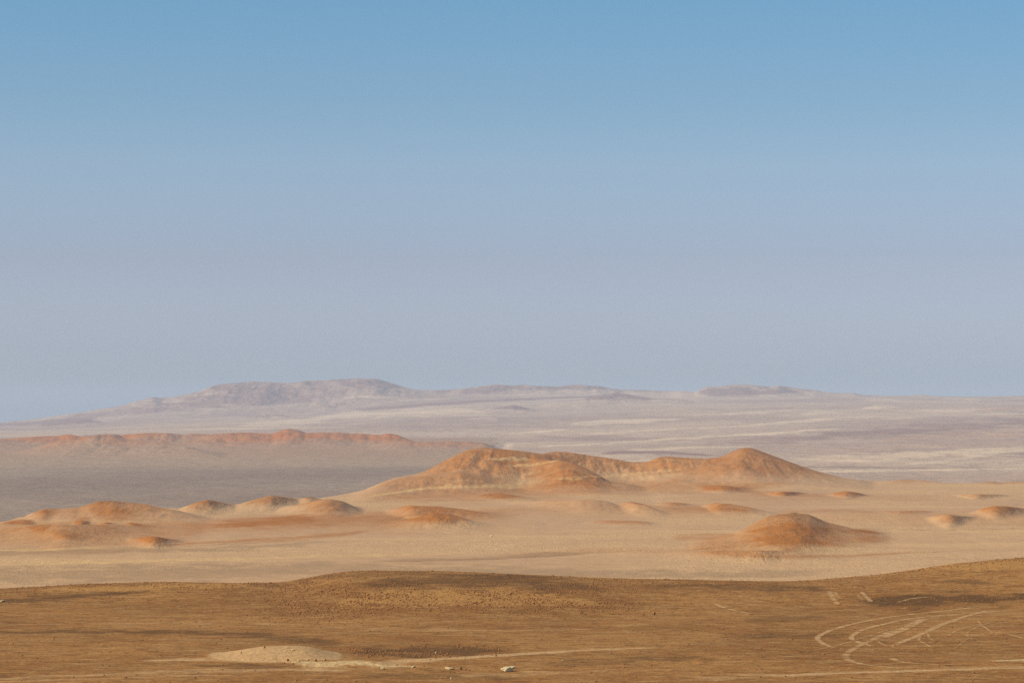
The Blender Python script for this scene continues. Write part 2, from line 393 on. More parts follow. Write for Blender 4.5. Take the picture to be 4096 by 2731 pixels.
rows = np.concatenate([np.linspace(0.5, 375, 14), inv_rows(385, 740, 430), np.linspace(750, 1000, 14)])
D1 = np.repeat(rows[:, None], len(AZ), 1); PX1 = np.repeat(PXC[None], len(rows), 0)
zb, hump, mound, ledge = near_parts(PX1, D1)
Z1 = skyline_fix(zb, D1, ncy, 18.0, 4, (D1 > 590) & (D1 < 760)) + mound + ledge
PY1 = YH - K * Z1 / D1
MK1 = np.zeros((*Z1.shape, 4))
NEAR_PATCHES = [
 Patch(PALE, [(560,2640,5),(700,2637,8),(900,2636,8),(1100,2640,4)], 0.80, .5),
 Patch(PALE, [(1430,2662,9),(1700,2640,6),(2000,2618,5),(2300,2600,5),(2700,2585,3)], 0.76, .7),
 Patch(PALE, [(1500,2646,4),(1800,2630,4),(2300,2604,3)], 0.56, .7),
 Patch(XTRA, [(1120,2635,3),(1200,2646,10),(1300,2652,15),(1430,2650,12),(1550,2662,6),(1650,2662,3)], 0.80, .8),
 Patch(PALE, [(1080,2640,3),(1200,2652,16),(1400,2655,20),(1600,2662,8),(1700,2664,3)], 0.72),
 Patch(PALE, [(0,2712,9),(500,2690,8),(900,2680,9),(1400,2674,6)], 0.64),
 Patch(PALE, [(0,2726,3),(600,2706,2.5),(900,2696,2)], 0.64, .5),
 Patch(PALE, [(0,2495,2.5),(500,2492,6),(900,2487,7),(1300,2505,5),(1700,2520,6),(2300,2517,5),(2700,2505,3)], 0.44),
 Patch(PALE, [(100,2640,10),(500,2620,14),(760,2610,8)], 0.24),
 Patch(PALE, [(1800,2700,5),(2030,2696,12),(2250,2690,7),(2450,2680,3)], 0.56),
 Patch(PALE, [(2630,2720,7),(3200,2698,10),(3600,2680,8),(4096,2664,6)], 0.60),
 Patch(PALE, [(3050,2700,3),(3500,2686,3),(4096,2670,3)], 0.48),
 Patch(PALE, [(2730,2560,3),(3000,2545,3),(3300,2530,3),(3700,2470,4),(4096,2430,4)], 0.36),
 Patch(PALE, [(2750,2650,3),(3150,2622,3),(3500,2614,4),(4096,2605,4)], 0.40),
 Patch(XTRA, [(3960,2642,3),(4040,2640,4),(4096,2637,5)], 0.80, .5),
 Patch(DARK, [(1390,2612,6),(1500,2602,15),(1700,2605,20),(1900,2605,13),(2060,2600,5)], 1.06, 1.6, 1.3),
 Patch(DARK, [(0,2528,7),(400,2524,6),(800,2530,9),(1100,2545,13),(1420,2578,13)], 0.80, 1.6, 1.3),
 Patch(DARK, [(760,2656,5),(900,2660,9),(1100,2664,9),(1250,2660,4)], 0.74, 1.6, 1.3),
 Patch(DARK, [(1380,2350,7),(1550,2335,16),(1800,2320,18),(2050,2325,24),(2250,2342,17),(2480,2365,5)], 0.85, 1.6, 1.3),
 Patch(DARK, [(1150,2325,5),(1300,2305,6),(1700,2293,6),(2300,2312,4)], 0.53, 1.6, 1.3),
 Patch(DARK, [(0,2402,14),(150,2392,13),(350,2380,9),(620,2364,4)], 0.90, 1.6, 1.3),  # shadow band in the dip under the left crest, painted into the ground colour
 Patch(DARK, [(1000,2340,5),(1150,2338,8),(1240,2325,6)], 0.53, 1.6, 1.3),
 Patch(DARK, [(3420,2402,6),(3600,2402,20),(3800,2396,20),(4096,2390,14)], 1.17, 1.6, 1.3),
 Patch(DARK, [(2560,2340,5),(2900,2345,11),(3200,2350,12),(3350,2362,5)], 0.74, 1.6, 1.3),
 Patch(DARK, [(2850,2550,3),(3000,2546,9),(3150,2541,7),(3350,2540,7),(3450,2532,3)], 0.74, 1.6, 1.3),
 Patch(DARK, [(2980,2482,8),(3150,2474,12),(3320,2468,6)], 0.64, 1.6, 1.3),
 Patch(DARK, [(2180,2660,8),(2400,2640,16),(2700,2630,13),(2850,2625,4)], 0.59, 1.6, 1.3),
 Patch(DARK, [(1430,2702,8),(1800,2700,13),(2100,2718,10)], 0.53, 1.6, 1.3),
 Patch(DARK, [(3700,2330,4),(3850,2325,9),(4000,2330,5)], 0.64, 1.6, 1.3),
 Patch(RED, [(1280,2430,14),(1500,2395,28),(1700,2392,34),(1950,2392,34),(2200,2398,24),(2470,2422,12)], .95),
 Patch(RED, [(3560,2275,5),(3900,2264,16),(4096,2256,20)], .95),
 Patch(RED, [(120,2362,7),(500,2350,13),(700,2345,13),(1040,2340,6)], .8),
 Patch(RED, [(1500,2310,6),(1750,2318,6)], .4),
]
def near_masks(px, py, D, mnd, ldg):
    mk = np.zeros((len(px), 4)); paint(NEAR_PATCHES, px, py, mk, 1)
    mm = sstep(.02, .35, mnd); mk[:, PALE] = np.maximum(mk[:, PALE] * (1 - mm), mm * 1.1); mk[:, DARK] *= 1 - mm; mk[:, XTRA] *= (1 - mm)
    return mk
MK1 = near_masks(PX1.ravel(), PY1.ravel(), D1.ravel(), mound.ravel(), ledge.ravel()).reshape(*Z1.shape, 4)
own1 = np.zeros(Z1.shape, int); own1[hump > 0.35] = 1; own1[D1 > ncd(PX1) + 40] = 0; own1[mound > 0.04] = 2; own1[(ledge > 0.06) & (mound < 0.04)] = 3
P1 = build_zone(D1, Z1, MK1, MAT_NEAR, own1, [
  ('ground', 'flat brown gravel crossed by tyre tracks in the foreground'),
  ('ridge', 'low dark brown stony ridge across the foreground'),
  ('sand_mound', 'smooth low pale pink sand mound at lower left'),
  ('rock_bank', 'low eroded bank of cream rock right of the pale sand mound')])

def ground_at(px, py):
    """the point of the foreground seen at a photo position"""
    j = np.interp(px, PXC[:NIN], np.arange(NIN)); j0 = int(min(max(math.floor(j), 0), NIN - 2)); f = j - j0
    col = Z1[:, j0] * (1 - f) + Z1[:, j0 + 1] * f
    v = col[14:] / rows[14:]; tv = -(py - YH) / K
    k = np.argmax(v >= tv)
    if v.max() < tv: k = v.argmax()
    k = max(k, 1); a = (tv - v[k - 1]) / max(v[k] - v[k - 1], 1e-9); a = min(max(a, 0), 1)
    d = rows[14 + k - 1] * (1 - a) + rows[14 + k] * a
    z = col[14 + k - 1] * (1 - a) + col[14 + k] * a
    return np.array([(px - CX) / K * d, d, z])
def ground_z(x, d):
    px = CX + K * x / d
    j = np.interp(px, PXC[:NIN], np.arange(NIN)); j0 = np.clip(np.floor(j).astype(int), 0, NIN - 2); f = j - j0
    i = np.interp(d, rows, np.arange(len(rows))); i0 = np.clip(np.floor(i).astype(int), 0, len(rows) - 2); g = i - i0
    return (Z1[i0, j0] * (1 - f) + Z1[i0, j0 + 1] * f) * (1 - g) + (Z1[i0 + 1, j0] * (1 - f) + Z1[i0 + 1, j0 + 1] * f) * g

# ------------------------------------------------------------------ ZONE 2: field of orange dunes
mid_sky = [(-300,2110),(0,2090),(60,2078),(110,2066),(140,2050),(174,2034),(232,2034),(317,2028),(395,2005),(453,2002),(511,2010),(592,2016),(645,2031),(726,2031),(778,2010),
 (831,1997),(883,2006),(953,2018),(1016,1997),(1086,1980),(1167,1990),(1208,1993),(1237,1987),(1272,1993),(1366,1978),(1453,1960),(1540,1923),(1587,1908),
 (1656,1897),(1703,1883),(1773,1845),(1842,1810),(1889,1794),(1935,1790),(1982,1793),(2063,1801),(2121,1807),(2168,1815),(2208,1806),(2266,1807),(2353,1819),
 (2440,1832),(2528,1847),(2586,1848),(2632,1828),(2667,1825),(2732,1830),(2829,1834),(2881,1828),(2933,1804),(2974,1789),(3009,1791),(3078,1816),(3148,1842),
 (3218,1868),(3288,1889),(3357,1906),(3427,1918),(3543,1923),(3613,1917),(3717,1922),(3804,1932),(3892,1932),(3961,1925),(4008,1929),(4060,1925),(4096,1927),(4300,1925)]
mcy = curve(mid_sky, 1, 7)
med = curve([(0,2900),(700,3080),(1366,3500),(1700,3900),(2600,4050),(3000,4100),(4096,4100)], 1, 60)
far_tab_px = [0, 1000, 2000, 3000, 4096]
far_tab_d = [4300, 5000, 6000, 7400, 9000, 10500, 12000, 15000, 18000, 21000, 24000, 26000]
far_tab_py = np.array([
 [2037,1981,1924,1868,1806,1782,1766,1735,1722,1712,1704,1698],
 [2037,1981,1924,1868,1802,1776,1755,1715,1692,1672,1655,1645],
 [2037,1981,1924,1868,1812,1783,1757,1702,1660,1618,1588,1575],
 [2037,1981,1922,1872,1812,1774,1740,1680,1632,1604,1588,1582],
 [2037,1981,1918,1888,1816,1772,1734,1678,1630,1602,1587,1581]], float)
_fz = -(far_tab_py - YH) / K * np.array(far_tab_d)
_fd = np.arange(3800, 30000, 50.0)
_ft = np.stack([np.interp(_fd, far_tab_d, r) for r in _fz])
_kn = np.exp(-0.5 * (np.arange(-14, 15) / 5.0) ** 2); _kn /= _kn.sum()
_ft = np.stack([np.convolve(np.pad(r, 14, mode='edge'), _kn, 'valid') for r in _ft])
_ft[:, 0] = -150
def far_base(px, D):
    x = np.clip(np.interp(px, far_tab_px, np.arange(5)), 0, 3.9999); i = np.floor(x).astype(int); f = x - i; f = f * f * (3 - 2 * f)
    y = np.clip((D - _fd[0]) / 50.0, 0, len(_fd) - 1.001); k = np.floor(y).astype(int); g = y - k
    a = _ft[i, k] * (1 - g) + _ft[i, k + 1] * g; b = _ft[i + 1, k] * (1 - g) + _ft[i + 1, k + 1] * g
    return a * (1 - f) + b * f
def mid_base(px, D):
    X = (px - CX) / K * D
    z = np.interp(D, [900, 1900, 2500, 3200, 4100, 6000], [-117, -115.5, -112, -108, -104.5, -104.5])
    z = z + 1.6 * fbm(X / 420, D / 500, 4, 31) + .5 * fbm(X / 90, D / 160, 3, 33)
    e = med(px); s = sstep(60, 820, D - e)
    return z * (1 - s) + far_base(px, D) * s
def settle(h):
    p = [list(q) for q in h.pts]; n = len(p)
    pk = min(range(n), key=lambda i: p[i][1])
    for e, rng_ in ((0, range(0, pk)), (n - 1, range(n - 1, pk, -1))):
        px = np.array([float(p[e][0])]); d = np.array([float(p[e][2])])
        for _ in range(30): d = -mid_base(px, d) * K / max(p[e][1] - YH, 60)
        d = float(np.clip(d[0], p[e][2] * .93, min(p[e][2] * 1.07, float(med(px)[0]) - 60)))
        sh = d - p[e][2]
        for i in rng_:
            w = abs(p[i][0] - p[pk][0]) / max(abs(p[e][0] - p[pk][0]), 1); p[i][2] += sh * w
    h.cd = curve(p, 2, 24)
DUNE = 'dune'
MID = [
 Hill([(1366,1985,3560),(1453,1962,3640),(1540,1923,3760),(1656,1898,3850),(1773,1845,3920),(1842,1810,3950),(1935,1790,3980),(2063,1801,4000),(2168,1815,4020),(2250,1850,4040),(2330,1890,4050)],
      300, 200, DUNE, 'big rounded orange dune with pale wind streaks at the centre', .95, 8),
 Hill([(2100,1850,4080),(2208,1806,4100),(2266,1807,4110),(2353,1819,4120),(2440,1832,4120),(2528,1847,4120),(2600,1862,4120)], 200, 150, DUNE, 'long orange ridge running right behind the big rounded dune', .85, 8),
 Hill([(2090,1890,3930),(2180,1852,3880),(2240,1840,3850),(2290,1848,3830),(2360,1880,3800),(2440,1925,3780)], 240, 200, DUNE, 'dark orange spur jutting forward between the big dune and the saddle', 1.1, 10),
 Hill([(2520,1870,4090),(2590,1848,4090),(2640,1827,4090),(2700,1827,4090),(2830,1834,4090),(2900,1840,4090)], 200, 150, DUNE, 'low orange shoulder left of the pointed dune', .9, 8),
 Hill([(2780,1880,4020),(2881,1830,4060),(2933,1804,4080),(2974,1789,4090),(3009,1791,4090),(3078,1816,4080),(3148,1842,4070),(3218,1868,4060),(3288,1889,4050),(3357,1906,4040),(3440,1925,4030)],
      350, 200, DUNE, 'tall pointed orange dune right of centre', .95, 8),
 Hill([(1480,1960,3560),(1560,1928,3640),(1715,1902,3690),(1850,1893,3700),(1930,1906,3690),(2010,1930,3670),(2110,1960,3640)], 160, 200, DUNE, 'low orange terrace at the foot of the big rounded dune', .7, 10),
 # left group
 Hill([(90,2075,2850),(140,2050,2850),(174,2034,2860),(215,2036,2860),(260,2045,2860)], 120, 110, DUNE, 'small red dune at the far left edge of the dune field', .9, 8),
 Hill([(240,2040,2870),(317,2026,2880),(395,2005,2890),(453,2002,2890),(511,2010,2890),(592,2016,2890),(660,2034,2880)], 130, 110, DUNE, 'dark capped reddish dune on the left skyline of the dune field', .75, 8, .15, .55),
 Hill([(720,2036,3040),(778,2010,3060),(831,1997,3070),(883,2006,3070),(960,2026,3060)], 110, 100, DUNE, 'small rounded orange dune left of the longer orange dune', .95, 8),
 Hill([(930,2026,3150),(1016,1997,3180),(1086,1980,3200),(1167,1990,3210),(1230,2004,3210)], 120, 100, DUNE, 'longer low orange dune with a pale skirt at left', .9, 8),
 Hill([(1190,1998,3280),(1237,1987,3300),(1272,1993,3300),(1310,2004,3300)], 90, 90, DUNE, 'tiny dark topped dune beside the broad brown dune', .5, 6, .1, .6),
 Hill([(1100,2040,2960),(1200,2018,2990),(1270,2000,3010),(1320,1995,3020),(1370,2003,3020),(1410,2022,3010),(1450,2042,3000)], 190, 140, DUNE, 'broad brown dune with a sandy left flank left of centre', .75, 10, .2, .25),
 Hill([(-60,2100,2760),(40,2084,2760),(95,2079,2760),(135,2088,2760),(170,2100,2760)], 90, 90, DUNE, 'small orange dune at the left edge below the skyline dunes', .85, 8),
 Hill([(-120,2112,2500),(100,2102,2510),(250,2098,2510),(450,2100,2510),(640,2112,2500)], 170, 150, DUNE, 'broad low sandy rise that carries the left group of knobs', .28, 14, .2),
 Hill([(250,2076,2830),(330,2071,2830),(400,2057,2830),(450,2056,2830),(520,2066,2830),(640,2082,2830)], 90, 110, DUNE, 'reddish dune just below the dark capped dune at left', 1.0, 6, .2, .15),
 Hill([(285,2094,2700),(325,2082,2700),(368,2090,2700)], 55, 70, DUNE, 'leftmost of three brown stony knobs in the left group', .95, 5, .22, .3),
 Hill([(385,2100,2660),(425,2088,2660),(468,2097,2660)], 60, 70, DUNE, 'middle one of three brown stony knobs in the left group', .95, 5, .22, .22),
 Hill([(485,2102,2670),(520,2091,2670),(575,2101,2670),(720,2113,2670)], 60, 80, DUNE, 'rightmost of three stony knobs in the left group, with a long tail', 1.0, 5, .2, .5),
 Hill([(70,2130,2510),(160,2119,2510),(270,2126,2510)], 70, 80, DUNE, 'low orange swell in the left group below the knobs', .8, 8, .22),
 Hill([(170,2153,2420),(245,2141,2420),(330,2150,2420),(430,2158,2420)], 60, 70, DUNE, 'low sandy swell at the foot of the left group', .45, 8, .22),
 Hill([(500,2160,2380),(570,2148,2380),(615,2144,2380),(660,2152,2380),(730,2163,2380)], 60, 60, DUNE, 'small dark stony knob at the foot of the left dunes', .9, 8, .35, .3),
 # centre group
 Hill([(1540,2048,2900),(1600,2028,2920),(1640,2020,2920),(1700,2023,2920),(1760,2025,2920),(1850,2036,2910),(1960,2052,2890),(2080,2068,2870)], 110, 110, DUNE, 'dark red low dune with a long tail to the right at centre', .95, 8, .2, .1),
 Hill([(1530,2110,2660),(1600,2085,2690),(1680,2060,2710),(1740,2050,2720),(1800,2055,2720),(1860,2072,2710),(1920,2092,2700),(2000,2110,2690)], 130, 110, DUNE, 'brown dune with a dark jagged top in front of the red low dune', .7, 8, .3, .35),
 Hill([(1860,1988,3450),(1950,1975,3470),(2010,1972,3470),(2080,1985,3460),(2160,2000,3440)], 100, 100, DUNE, 'long low orange swell below the big rounded dune', .8, 10),
 Hill([(2060,2005,3080),(2200,2000,3090),(2330,1998,3100),(2400,1999,3100),(2440,2007,3100),(2490,2024,3090),(2540,2040,3080)], 150, 60, DUNE, 'pale sandy dune ending in a dark lee side at centre right', .35, 10, .1, .1),
 Hill([(2440,2026,3020),(2490,2010,3040),(2530,2007,3040),(2590,2020,3030),(2660,2050,3020),(2710,2064,3010)], 110, 80, DUNE, 'small dune with a dark stony right flank at centre right', .55, 8, .2, .6),
 Hill([(2600,2018,3150),(2680,2008,3160),(2730,2010,3160),(2800,2022,3150)], 80, 80, DUNE, 'low red dune left of the dark tailed dune', .85, 8),
 Hill([(2800,2024,3020),(2860,2010,3030),(2920,2014,3030),(2990,2026,3020),(3060,2044,3010),(3120,2056,3000)], 100, 80, DUNE, 'red dune with a dark tail behind the rocky topped dune', .9, 8, .15, .25),
 Hill([(2770,1962,3640),(2830,1942,3660),(2890,1940,3660),(2960,1950,3650),(3050,1962,3640)], 80, 80, DUNE, 'small brown swell at the foot of the pointed dune', .85, 8),
 Hill([(3290,1985,3380),(3340,1970,3400),(3385,1963,3410),(3430,1970,3400),(3500,1986,3390)], 70, 60, DUNE, 'small bright red dune right of the pointed dune', 1.1, 8),
 Hill([(3040,1974,3420),(3120,1964,3430),(3190,1967,3430),(3250,1976,3430)], 60, 60, DUNE, 'thin red swell left of the small bright red dune', .7, 8),
 Hill([(3540,1926,4090),(3613,1917,4100),(3717,1921,4100),(3800,1933,4090)], 80, 80, DUNE, 'low dark topped rise on the right skyline of the dune field', .5, 6, .1, .35),
 Hill([(3860,1934,4090),(3961,1925,4100),(4060,1924,4100),(4200,1927,4100)], 80, 80, DUNE, 'low dark topped rise at the right edge of the dune field', .6, 6, .1, .35),
 Hill([(3870,2058,2840),(3920,2035,2860),(3980,2023,2870),(4050,2026,2870),(4130,2038,2870),(4250,2048,2860)], 90, 90, DUNE, 'red dune at the right edge of the picture', 1.05, 8),
 Hill([(3690,2078,2700),(3750,2060,2720),(3800,2057,2730),(3860,2064,2720),(3930,2074,2710)], 90, 80, DUNE, 'low reddish dune with a stony face near the right edge', .75, 8, .2, .2),
 Hill([(3480,2050,2960),(3600,2042,2970),(3700,2043,2970),(3790,2052,2960)], 70, 70, DUNE, 'thin red swell behind the low reddish dune at right', .75, 10),
 Hill([(3800,1980,3380),(3900,1975,3400),(3990,1976,3400),(4060,1982,3400)], 60, 60, DUNE, 'thin brown swell in the rippled sand at right', .6, 10),
 Hill([(2750,2190,2300),(2860,2165,2360),(2943,2133,2420),(3020,2090,2450),(3070,2066,2460),(3120,2055,2465),(3170,2052,2465),(3239,2058,2465),(3309,2088,2450),(3400,2110,2430),(3480,2124,2410),(3560,2135,2400)],
      260, 160, DUNE, 'dark dune with a rocky crest standing alone at lower right', .75, 8, .2, .5),
 Hill([(1800,2048,3040),(2000,2038,3060),(2300,2032,3080),(2600,2032,3080),(2900,2034,3060),(3150,2048,3030)], 260, 260, DUNE, 'broad sandy rise joining the small dunes at centre right', .30, 20, .3),
 Hill([(3050,2082,2840),(3300,2068,2860),(3600,2062,2880),(3900,2062,2880),(4200,2064,2870)], 240, 240, DUNE, 'broad sandy rise joining the small dunes at right', .26, 20, .3),
 Hill([(620,2118,2700),(900,2092,2740),(1200,2080,2780),(1600,2082,2780),(1900,2092,2750),(2150,2106,2700)], 260, 260, DUNE, 'broad sandy rise between the left and the centre dunes', .32, 20, .3),
 Hill([(2650,1996,3400),(2950,1986,3430),(3300,1984,3440),(3700,1988,3430),(4050,1996,3400)], 240, 240, DUNE, 'broad sandy rise in front of the pointed dune', .22, 20, .3),
 Hill([(2650,2215,2180),(2850,2202,2180),(3050,2200,2180),(3300,2212,2170)], 60, 60, DUNE, 'low sand swell in front of the rocky crested dune', .5, 14),
 Hill([(2560,2110,2720),(2700,2106,2720),(2800,2110,2720)], 40, 50, DUNE, 'thin reddish swell left of the rocky crested dune', .6, 10),
 Hill([(2330,2090,2780),(2430,2080,2790),(2560,2083,2780),(2640,2094,2780)], 60, 50, DUNE, 'thin orange swell in the pale sand at centre right', .75, 10),
]
for h in MID[5:]:
    if 'skyline' not in h.label and 'broad sandy' not in h.label: settle(h)
n_rows = 400
t = np.concatenate([np.linspace(0, 0.04, 8), np.linspace(0.045, 1, n_rows)])
start, vis = 1000.0, 1780.0
e = med(PXC)
D2 = np.empty((len(t), len(PXC)))
for j in range(len(PXC)):
    D2[:, j] = np.concatenate([np.linspace(start, vis, 8), inv_rows(vis * 1.002, e[j] + 150, n_rows - 30), np.linspace(e[j] + 165, e[j] + 820, 30)])
PX2 = np.repeat(PXC[None], len(t), 0)
B2 = mid_base(PX2, D2)
HS = [h.height(PX2, D2, mid_base) for h in MID]
X2 = (PX2 - CX) / K * D2
Z2 = B2 + smax_sum(HS)
Z2 = skyline_fix(Z2, D2, mcy, lambda p: np.full_like(p, 70.0), 5, D2 > med(PX2) - 420)
Z2 += 0.35 * fbm(X2 / 30, D2 / 60, 4, 41)
CAPM = sum(h.cap * sstep(.62, .95, hh / max(hh.max(), .5)) for h, hh in zip(MID, HS))
Z2 += np.clip(CAPM, 0, 1) * 2.2 * np.abs(fbm(X2 / 9, D2 / 22, 4, 43))
PY2 = YH - K * Z2 / D2
MK2 = np.zeros((Z2.size, 4)); px2, py2 = PX2.ravel(), PY2.ravel()
HN = np.stack([h.ravel() for h in HS]); HT = HN.max(1)[:, None]
wn_ = fbm(X2.ravel() / 70, D2.ravel() / 130, 4, 51)
for h, hh, tp in zip(MID, HN, HT):
    if tp < .3: continue
    r = hh / tp
    MK2[:, RED] = np.maximum(MK2[:, RED], h.red * .9 * (sstep(.10, .46, r + .22 * wn_ * (r > .03)) * (.66 + .34 * r) if tp > 22 else sstep(.12, .72, r + .22 * wn_ * (r > .03)) * (.55 + .45 * r)))
    if h.cap: MK2[:, XTRA] = np.maximum(MK2[:, XTRA], h.cap * 1.3 * sstep(.70, .95, r + .12 * wn_))
MID_PATCHES = [
 Patch(RED, [(0,2140,50),(300,2135,60),(600,2125,55),(850,2110,30)], .5, .5),
 Patch(RED, [(700,2105,16),(1000,2095,26),(1350,2075,30),(1800,2065,26),(2100,2050,14)], .45, .5),
 Patch(RED, [(1400,1990,20),(1900,1975,26),(2400,1950,26),(3000,1945,20),(3200,1930,10)], .55, .5),
 Patch(RED, [(2740,2188,14),(3000,2168,32),(3350,2160,26),(3580,2152,10)], .62, .5),
 Patch(RED, [(1900,2225,5),(2400,2200,10),(2800,2205,12),(3100,2230,10),(3400,2220,5)], .22, .6),

 Patch(DARK, [(0,2300,36),(700,2292,36),(1300,2268,22),(2000,2285,22),(2800,2300,18),(3200,2290,14),(3500,2270,5)], .75),
 Patch(DARK, [(0,2208,12),(300,2205,11),(900,2192,9),(1366,2165,10)], .7),
 Patch(DARK, [(1500,2242,4),(1900,2236,7),(2100,2222,7),(2400,2206,3)], .8),
 Patch(DARK, [(2050,2222,4),(2200,2218,9),(2330,2215,4)], .8),
 Patch(DARK, [(2000,2190,5),(2400,2165,8),(2700,2150,6)], .3),
 Patch(PALE, [(0,2256,4),(300,2250,7),(700,2240,8),(1000,2232,6),(1366,2221,6),(1700,2216,5),(2000,2200,4)], .75),
 Patch(PALE, [(0,2201,4),(100,2200,6),(300,2193,5),(430,2190,3)], .9),
 Patch(PALE, [(1440,1988,2),(1540,1976,4),(1700,1953,6),(1800,1946,6),(1930,1945,5),(1970,1942,9),(2050,1946,10),(2085,1955,4)], 1.0, .5),
 Patch(PALE, [(1780,1950,4),(1830,1915,16),(1900,1925,14),(1960,1930,5)], .5),
 Patch(PALE, [(1940,1836,5),(2030,1834,9),(2130,1836,5)], .85),
 Patch(PALE, [(2020,1866,5),(2130,1858,6),(2240,1840,3)], .8),
 Patch(PALE, [(2050,1905,6),(2090,1900,10),(2150,1885,5)], .6),
 Patch(PALE, [(2055,1940,8),(2080,1930,22),(2100,1940,8)], .7, .6),
 Patch(PALE, [(2180,1915,3),(2300,1912,9),(2450,1902,8),(2600,1888,6),(2760,1868,4)], .75, 1.6),
 Patch(PALE, [(2590,1842,4),(2660,1836,6),(2720,1842,4)], .6),
 Patch(PALE, [(2560,2006,4),(2600,2000,4)], .4),
 Patch(PALE, [(2560,2086,4),(2800,2075,8),(3000,2060,8)], .45),
 Patch(PALE, [(1600,2075,3),(1660,2066,5),(1700,2060,3)], .7),
 Patch(PALE, [(1560,2132,4),(1700,2128,9),(1900,2122,7)], .4),
 Patch(PALE, [(2900,2200,4),(3050,2200,6),(3300,2195,5)], .5, 1.5),
 Patch(PALE, [(3400,2150,5),(3700,2160,8),(4096,2150,8)], .3),
 Patch(RED, [(2980,2125,6),(3100,2110,20),(3300,2115,14),(3480,2130,6)], .35),
 Patch(RED, [(3420,2118,3),(3470,2124,7),(3520,2132,4)], .9),
 Patch(RED, [(600,2182,3),(900,2165,6),(1200,2150,7),(1366,2135,7),(1500,2120,3)], .6),
 Patch(RED, [(850,2100,10),(1100,2080,14),(1250,2070,12)], .35),
 Patch(RED, [(2950,1965,6),(3100,1975,8),(3300,1982,5)], .4),
 Patch(RED, [(2640,2035,8),(2800,2036,10),(3000,2046,8)], .35),
 Patch(RED, [(3100,2046,4),(3300,2042,6),(3500,2046,5)], .3),
 Patch(RED, [(2700,2150,8),(2850,2150,12),(2930,2140,6)], .5),
 Patch(RED, [(3000,2225,4),(3400,2222,6),(3700,2205,4)], .35),
 Patch(XTRA, [(3400,2112,2.2),(3600,2118,3.0),(3800,2121,3.0),(4096,2111,2.2)], .55, .8),
 Patch(XTRA, [(600,2190,2.2),(900,2176,3.0),(1200,2160,3.0),(1366,2150,2.2)], .55, .8),
 Patch(XTRA, [(2700,2115,2.2),(2850,2117,3.0),(2960,2114,2.2)], .55, .8),
 Patch(XTRA, [(3300,2226,2.2),(3500,2216,3.0),(3750,2205,2.2),(4000,2195,1.5)], .55, .8),
 Patch(XTRA, [(1366,2245,2.2),(1700,2242,3.8),(2000,2232,4.5),(2300,2216,3.0),(2700,2190,2.2)], .55, .8),
 Patch(XTRA, [(3700,2170,2),(3850,2178,4),(3950,2185,3)], .35),
 Patch(XTRA, [(1840,1815,3),(1870,1808,8),(1900,1800,4)], .3),
 Patch(XTRA, [(2230,1838,4),(2300,1848,10),(2400,1880,6)], .2),
 Patch(XTRA, [(3290,2128,6),(3350,2130,10),(3400,2134,5)], .35, 1.6),
]
paint(MID_PATCHES, px2, py2, MK2, 60)
a = sstep(60, 500, (D2 - med(PX2)).ravel())[:, None]; MK2 *= 1 - a
hb = HN.argmax(0); hv = HN.max(0); rel = hv / np.maximum(HT[hb, 0], .1)
own2 = np.where((rel > .22) & (hv > .8), hb + 1, 0).reshape(Z2.shape)
P2_ = build_zone(D2, Z2, MK2.reshape(*Z2.shape, 4), MAT_DUNE, own2, [('sand', 'flat tan sand rippled by wind between the orange dunes')] + [(h.name, h.label) for h in MID])

# ------------------------------------------------------------------ ZONE 3: grey plain and the red ridge beyond it
red_sky = [(-300,1760),(0,1755),(87,1749),(174,1743),(232,1743),(273,1735),(314,1743),(360,1748),(395,1739),(430,1736),(465,1740),(523,1736),(581,1731),(668,1731),(738,1739),(772,1733),
 (842,1737),(929,1730),(987,1729),(1092,1733),(1121,1720),(1153,1714),(1190,1718),(1225,1730),(1278,1729),(1366,1728),(1401,1733),(1441,1732),(1482,1737),(1523,1739),(1552,1732),
 (1587,1737),(1622,1752),(1656,1765),(1714,1766),(1807,1764),(1889,1766),(1935,1771),(1987,1790),(2040,1815)]
rcy = curve(red_sky, 1, 6)
REDN = 'hill'
RED_H = [
 Hill([(x, y, 10200 + 200 * math.sin(x / 120.)) for x, y in red_sky if x < 1000], 450, 500, REDN, 'long low red ridge beyond the grey plain at far left', .95, 6),
 Hill([(x, y, 10000) for x, y in red_sky if 840 < x < 1640], 520, 500, REDN, 'red ridge with a rounded knob right of the far left ridge', 1.05, 6),
 Hill([(1590,1765,9600),(1656,1765,9600),(1714,1766,9600),(1807,1764,9600),(1889,1766,9600),(1935,1771,9600),(1987,1790,9600),(2060,1822,9600)], 450, 400, REDN, 'low pinkish end of the red ridge behind the big dune', .55, 6),
 Hill([(260,1775,8900),(340,1758,8950),(395,1739,9000),(430,1735,9000),(465,1739,9000),(500,1754,8950),(620,1768,8850),(740,1784,8700),(860,1812,8500)], 450, 400, REDN, 'conical hill with a dark cap in front of the red ridge at left', .5, 8, .15, .0),
 Hill([(190,1780,8900),(240,1768,8950),(290,1778,8900)], 250, 250, REDN, 'tiny reddish knoll left of the conical hill', .8, 8),
]
E3 = med(PXC) + 810
D3 = np.stack([inv_rows(a, 12300, 330) for a in E3], 1); PX3 = np.repeat(PXC[None], 330, 0); X3 = (PX3 - CX) / K * D3
B3 = far_base(PX3, D3) + 1.2 * fbm(X3 / 500, D3 / 600, 4, 71) * sstep(4500, 7000, D3) * sstep(1500, 3000, PX3)
H3 = [h.height(PX3, D3, far_base) for h in RED_H]
Z3 = B3 + smax_sum(H3) * (1 + .5 * fbm(X3 / 230, D3 / 260, 4, 77))
zf = skyline_fix(Z3, D3, rcy, 260.0, 4, (D3 > 8300) & (D3 < 10800))
wgt = (1 - sstep(1960, 2060, PX3)); Z3 = zf * wgt + Z3 * (1 - wgt)
PY3 = YH - K * Z3 / D3
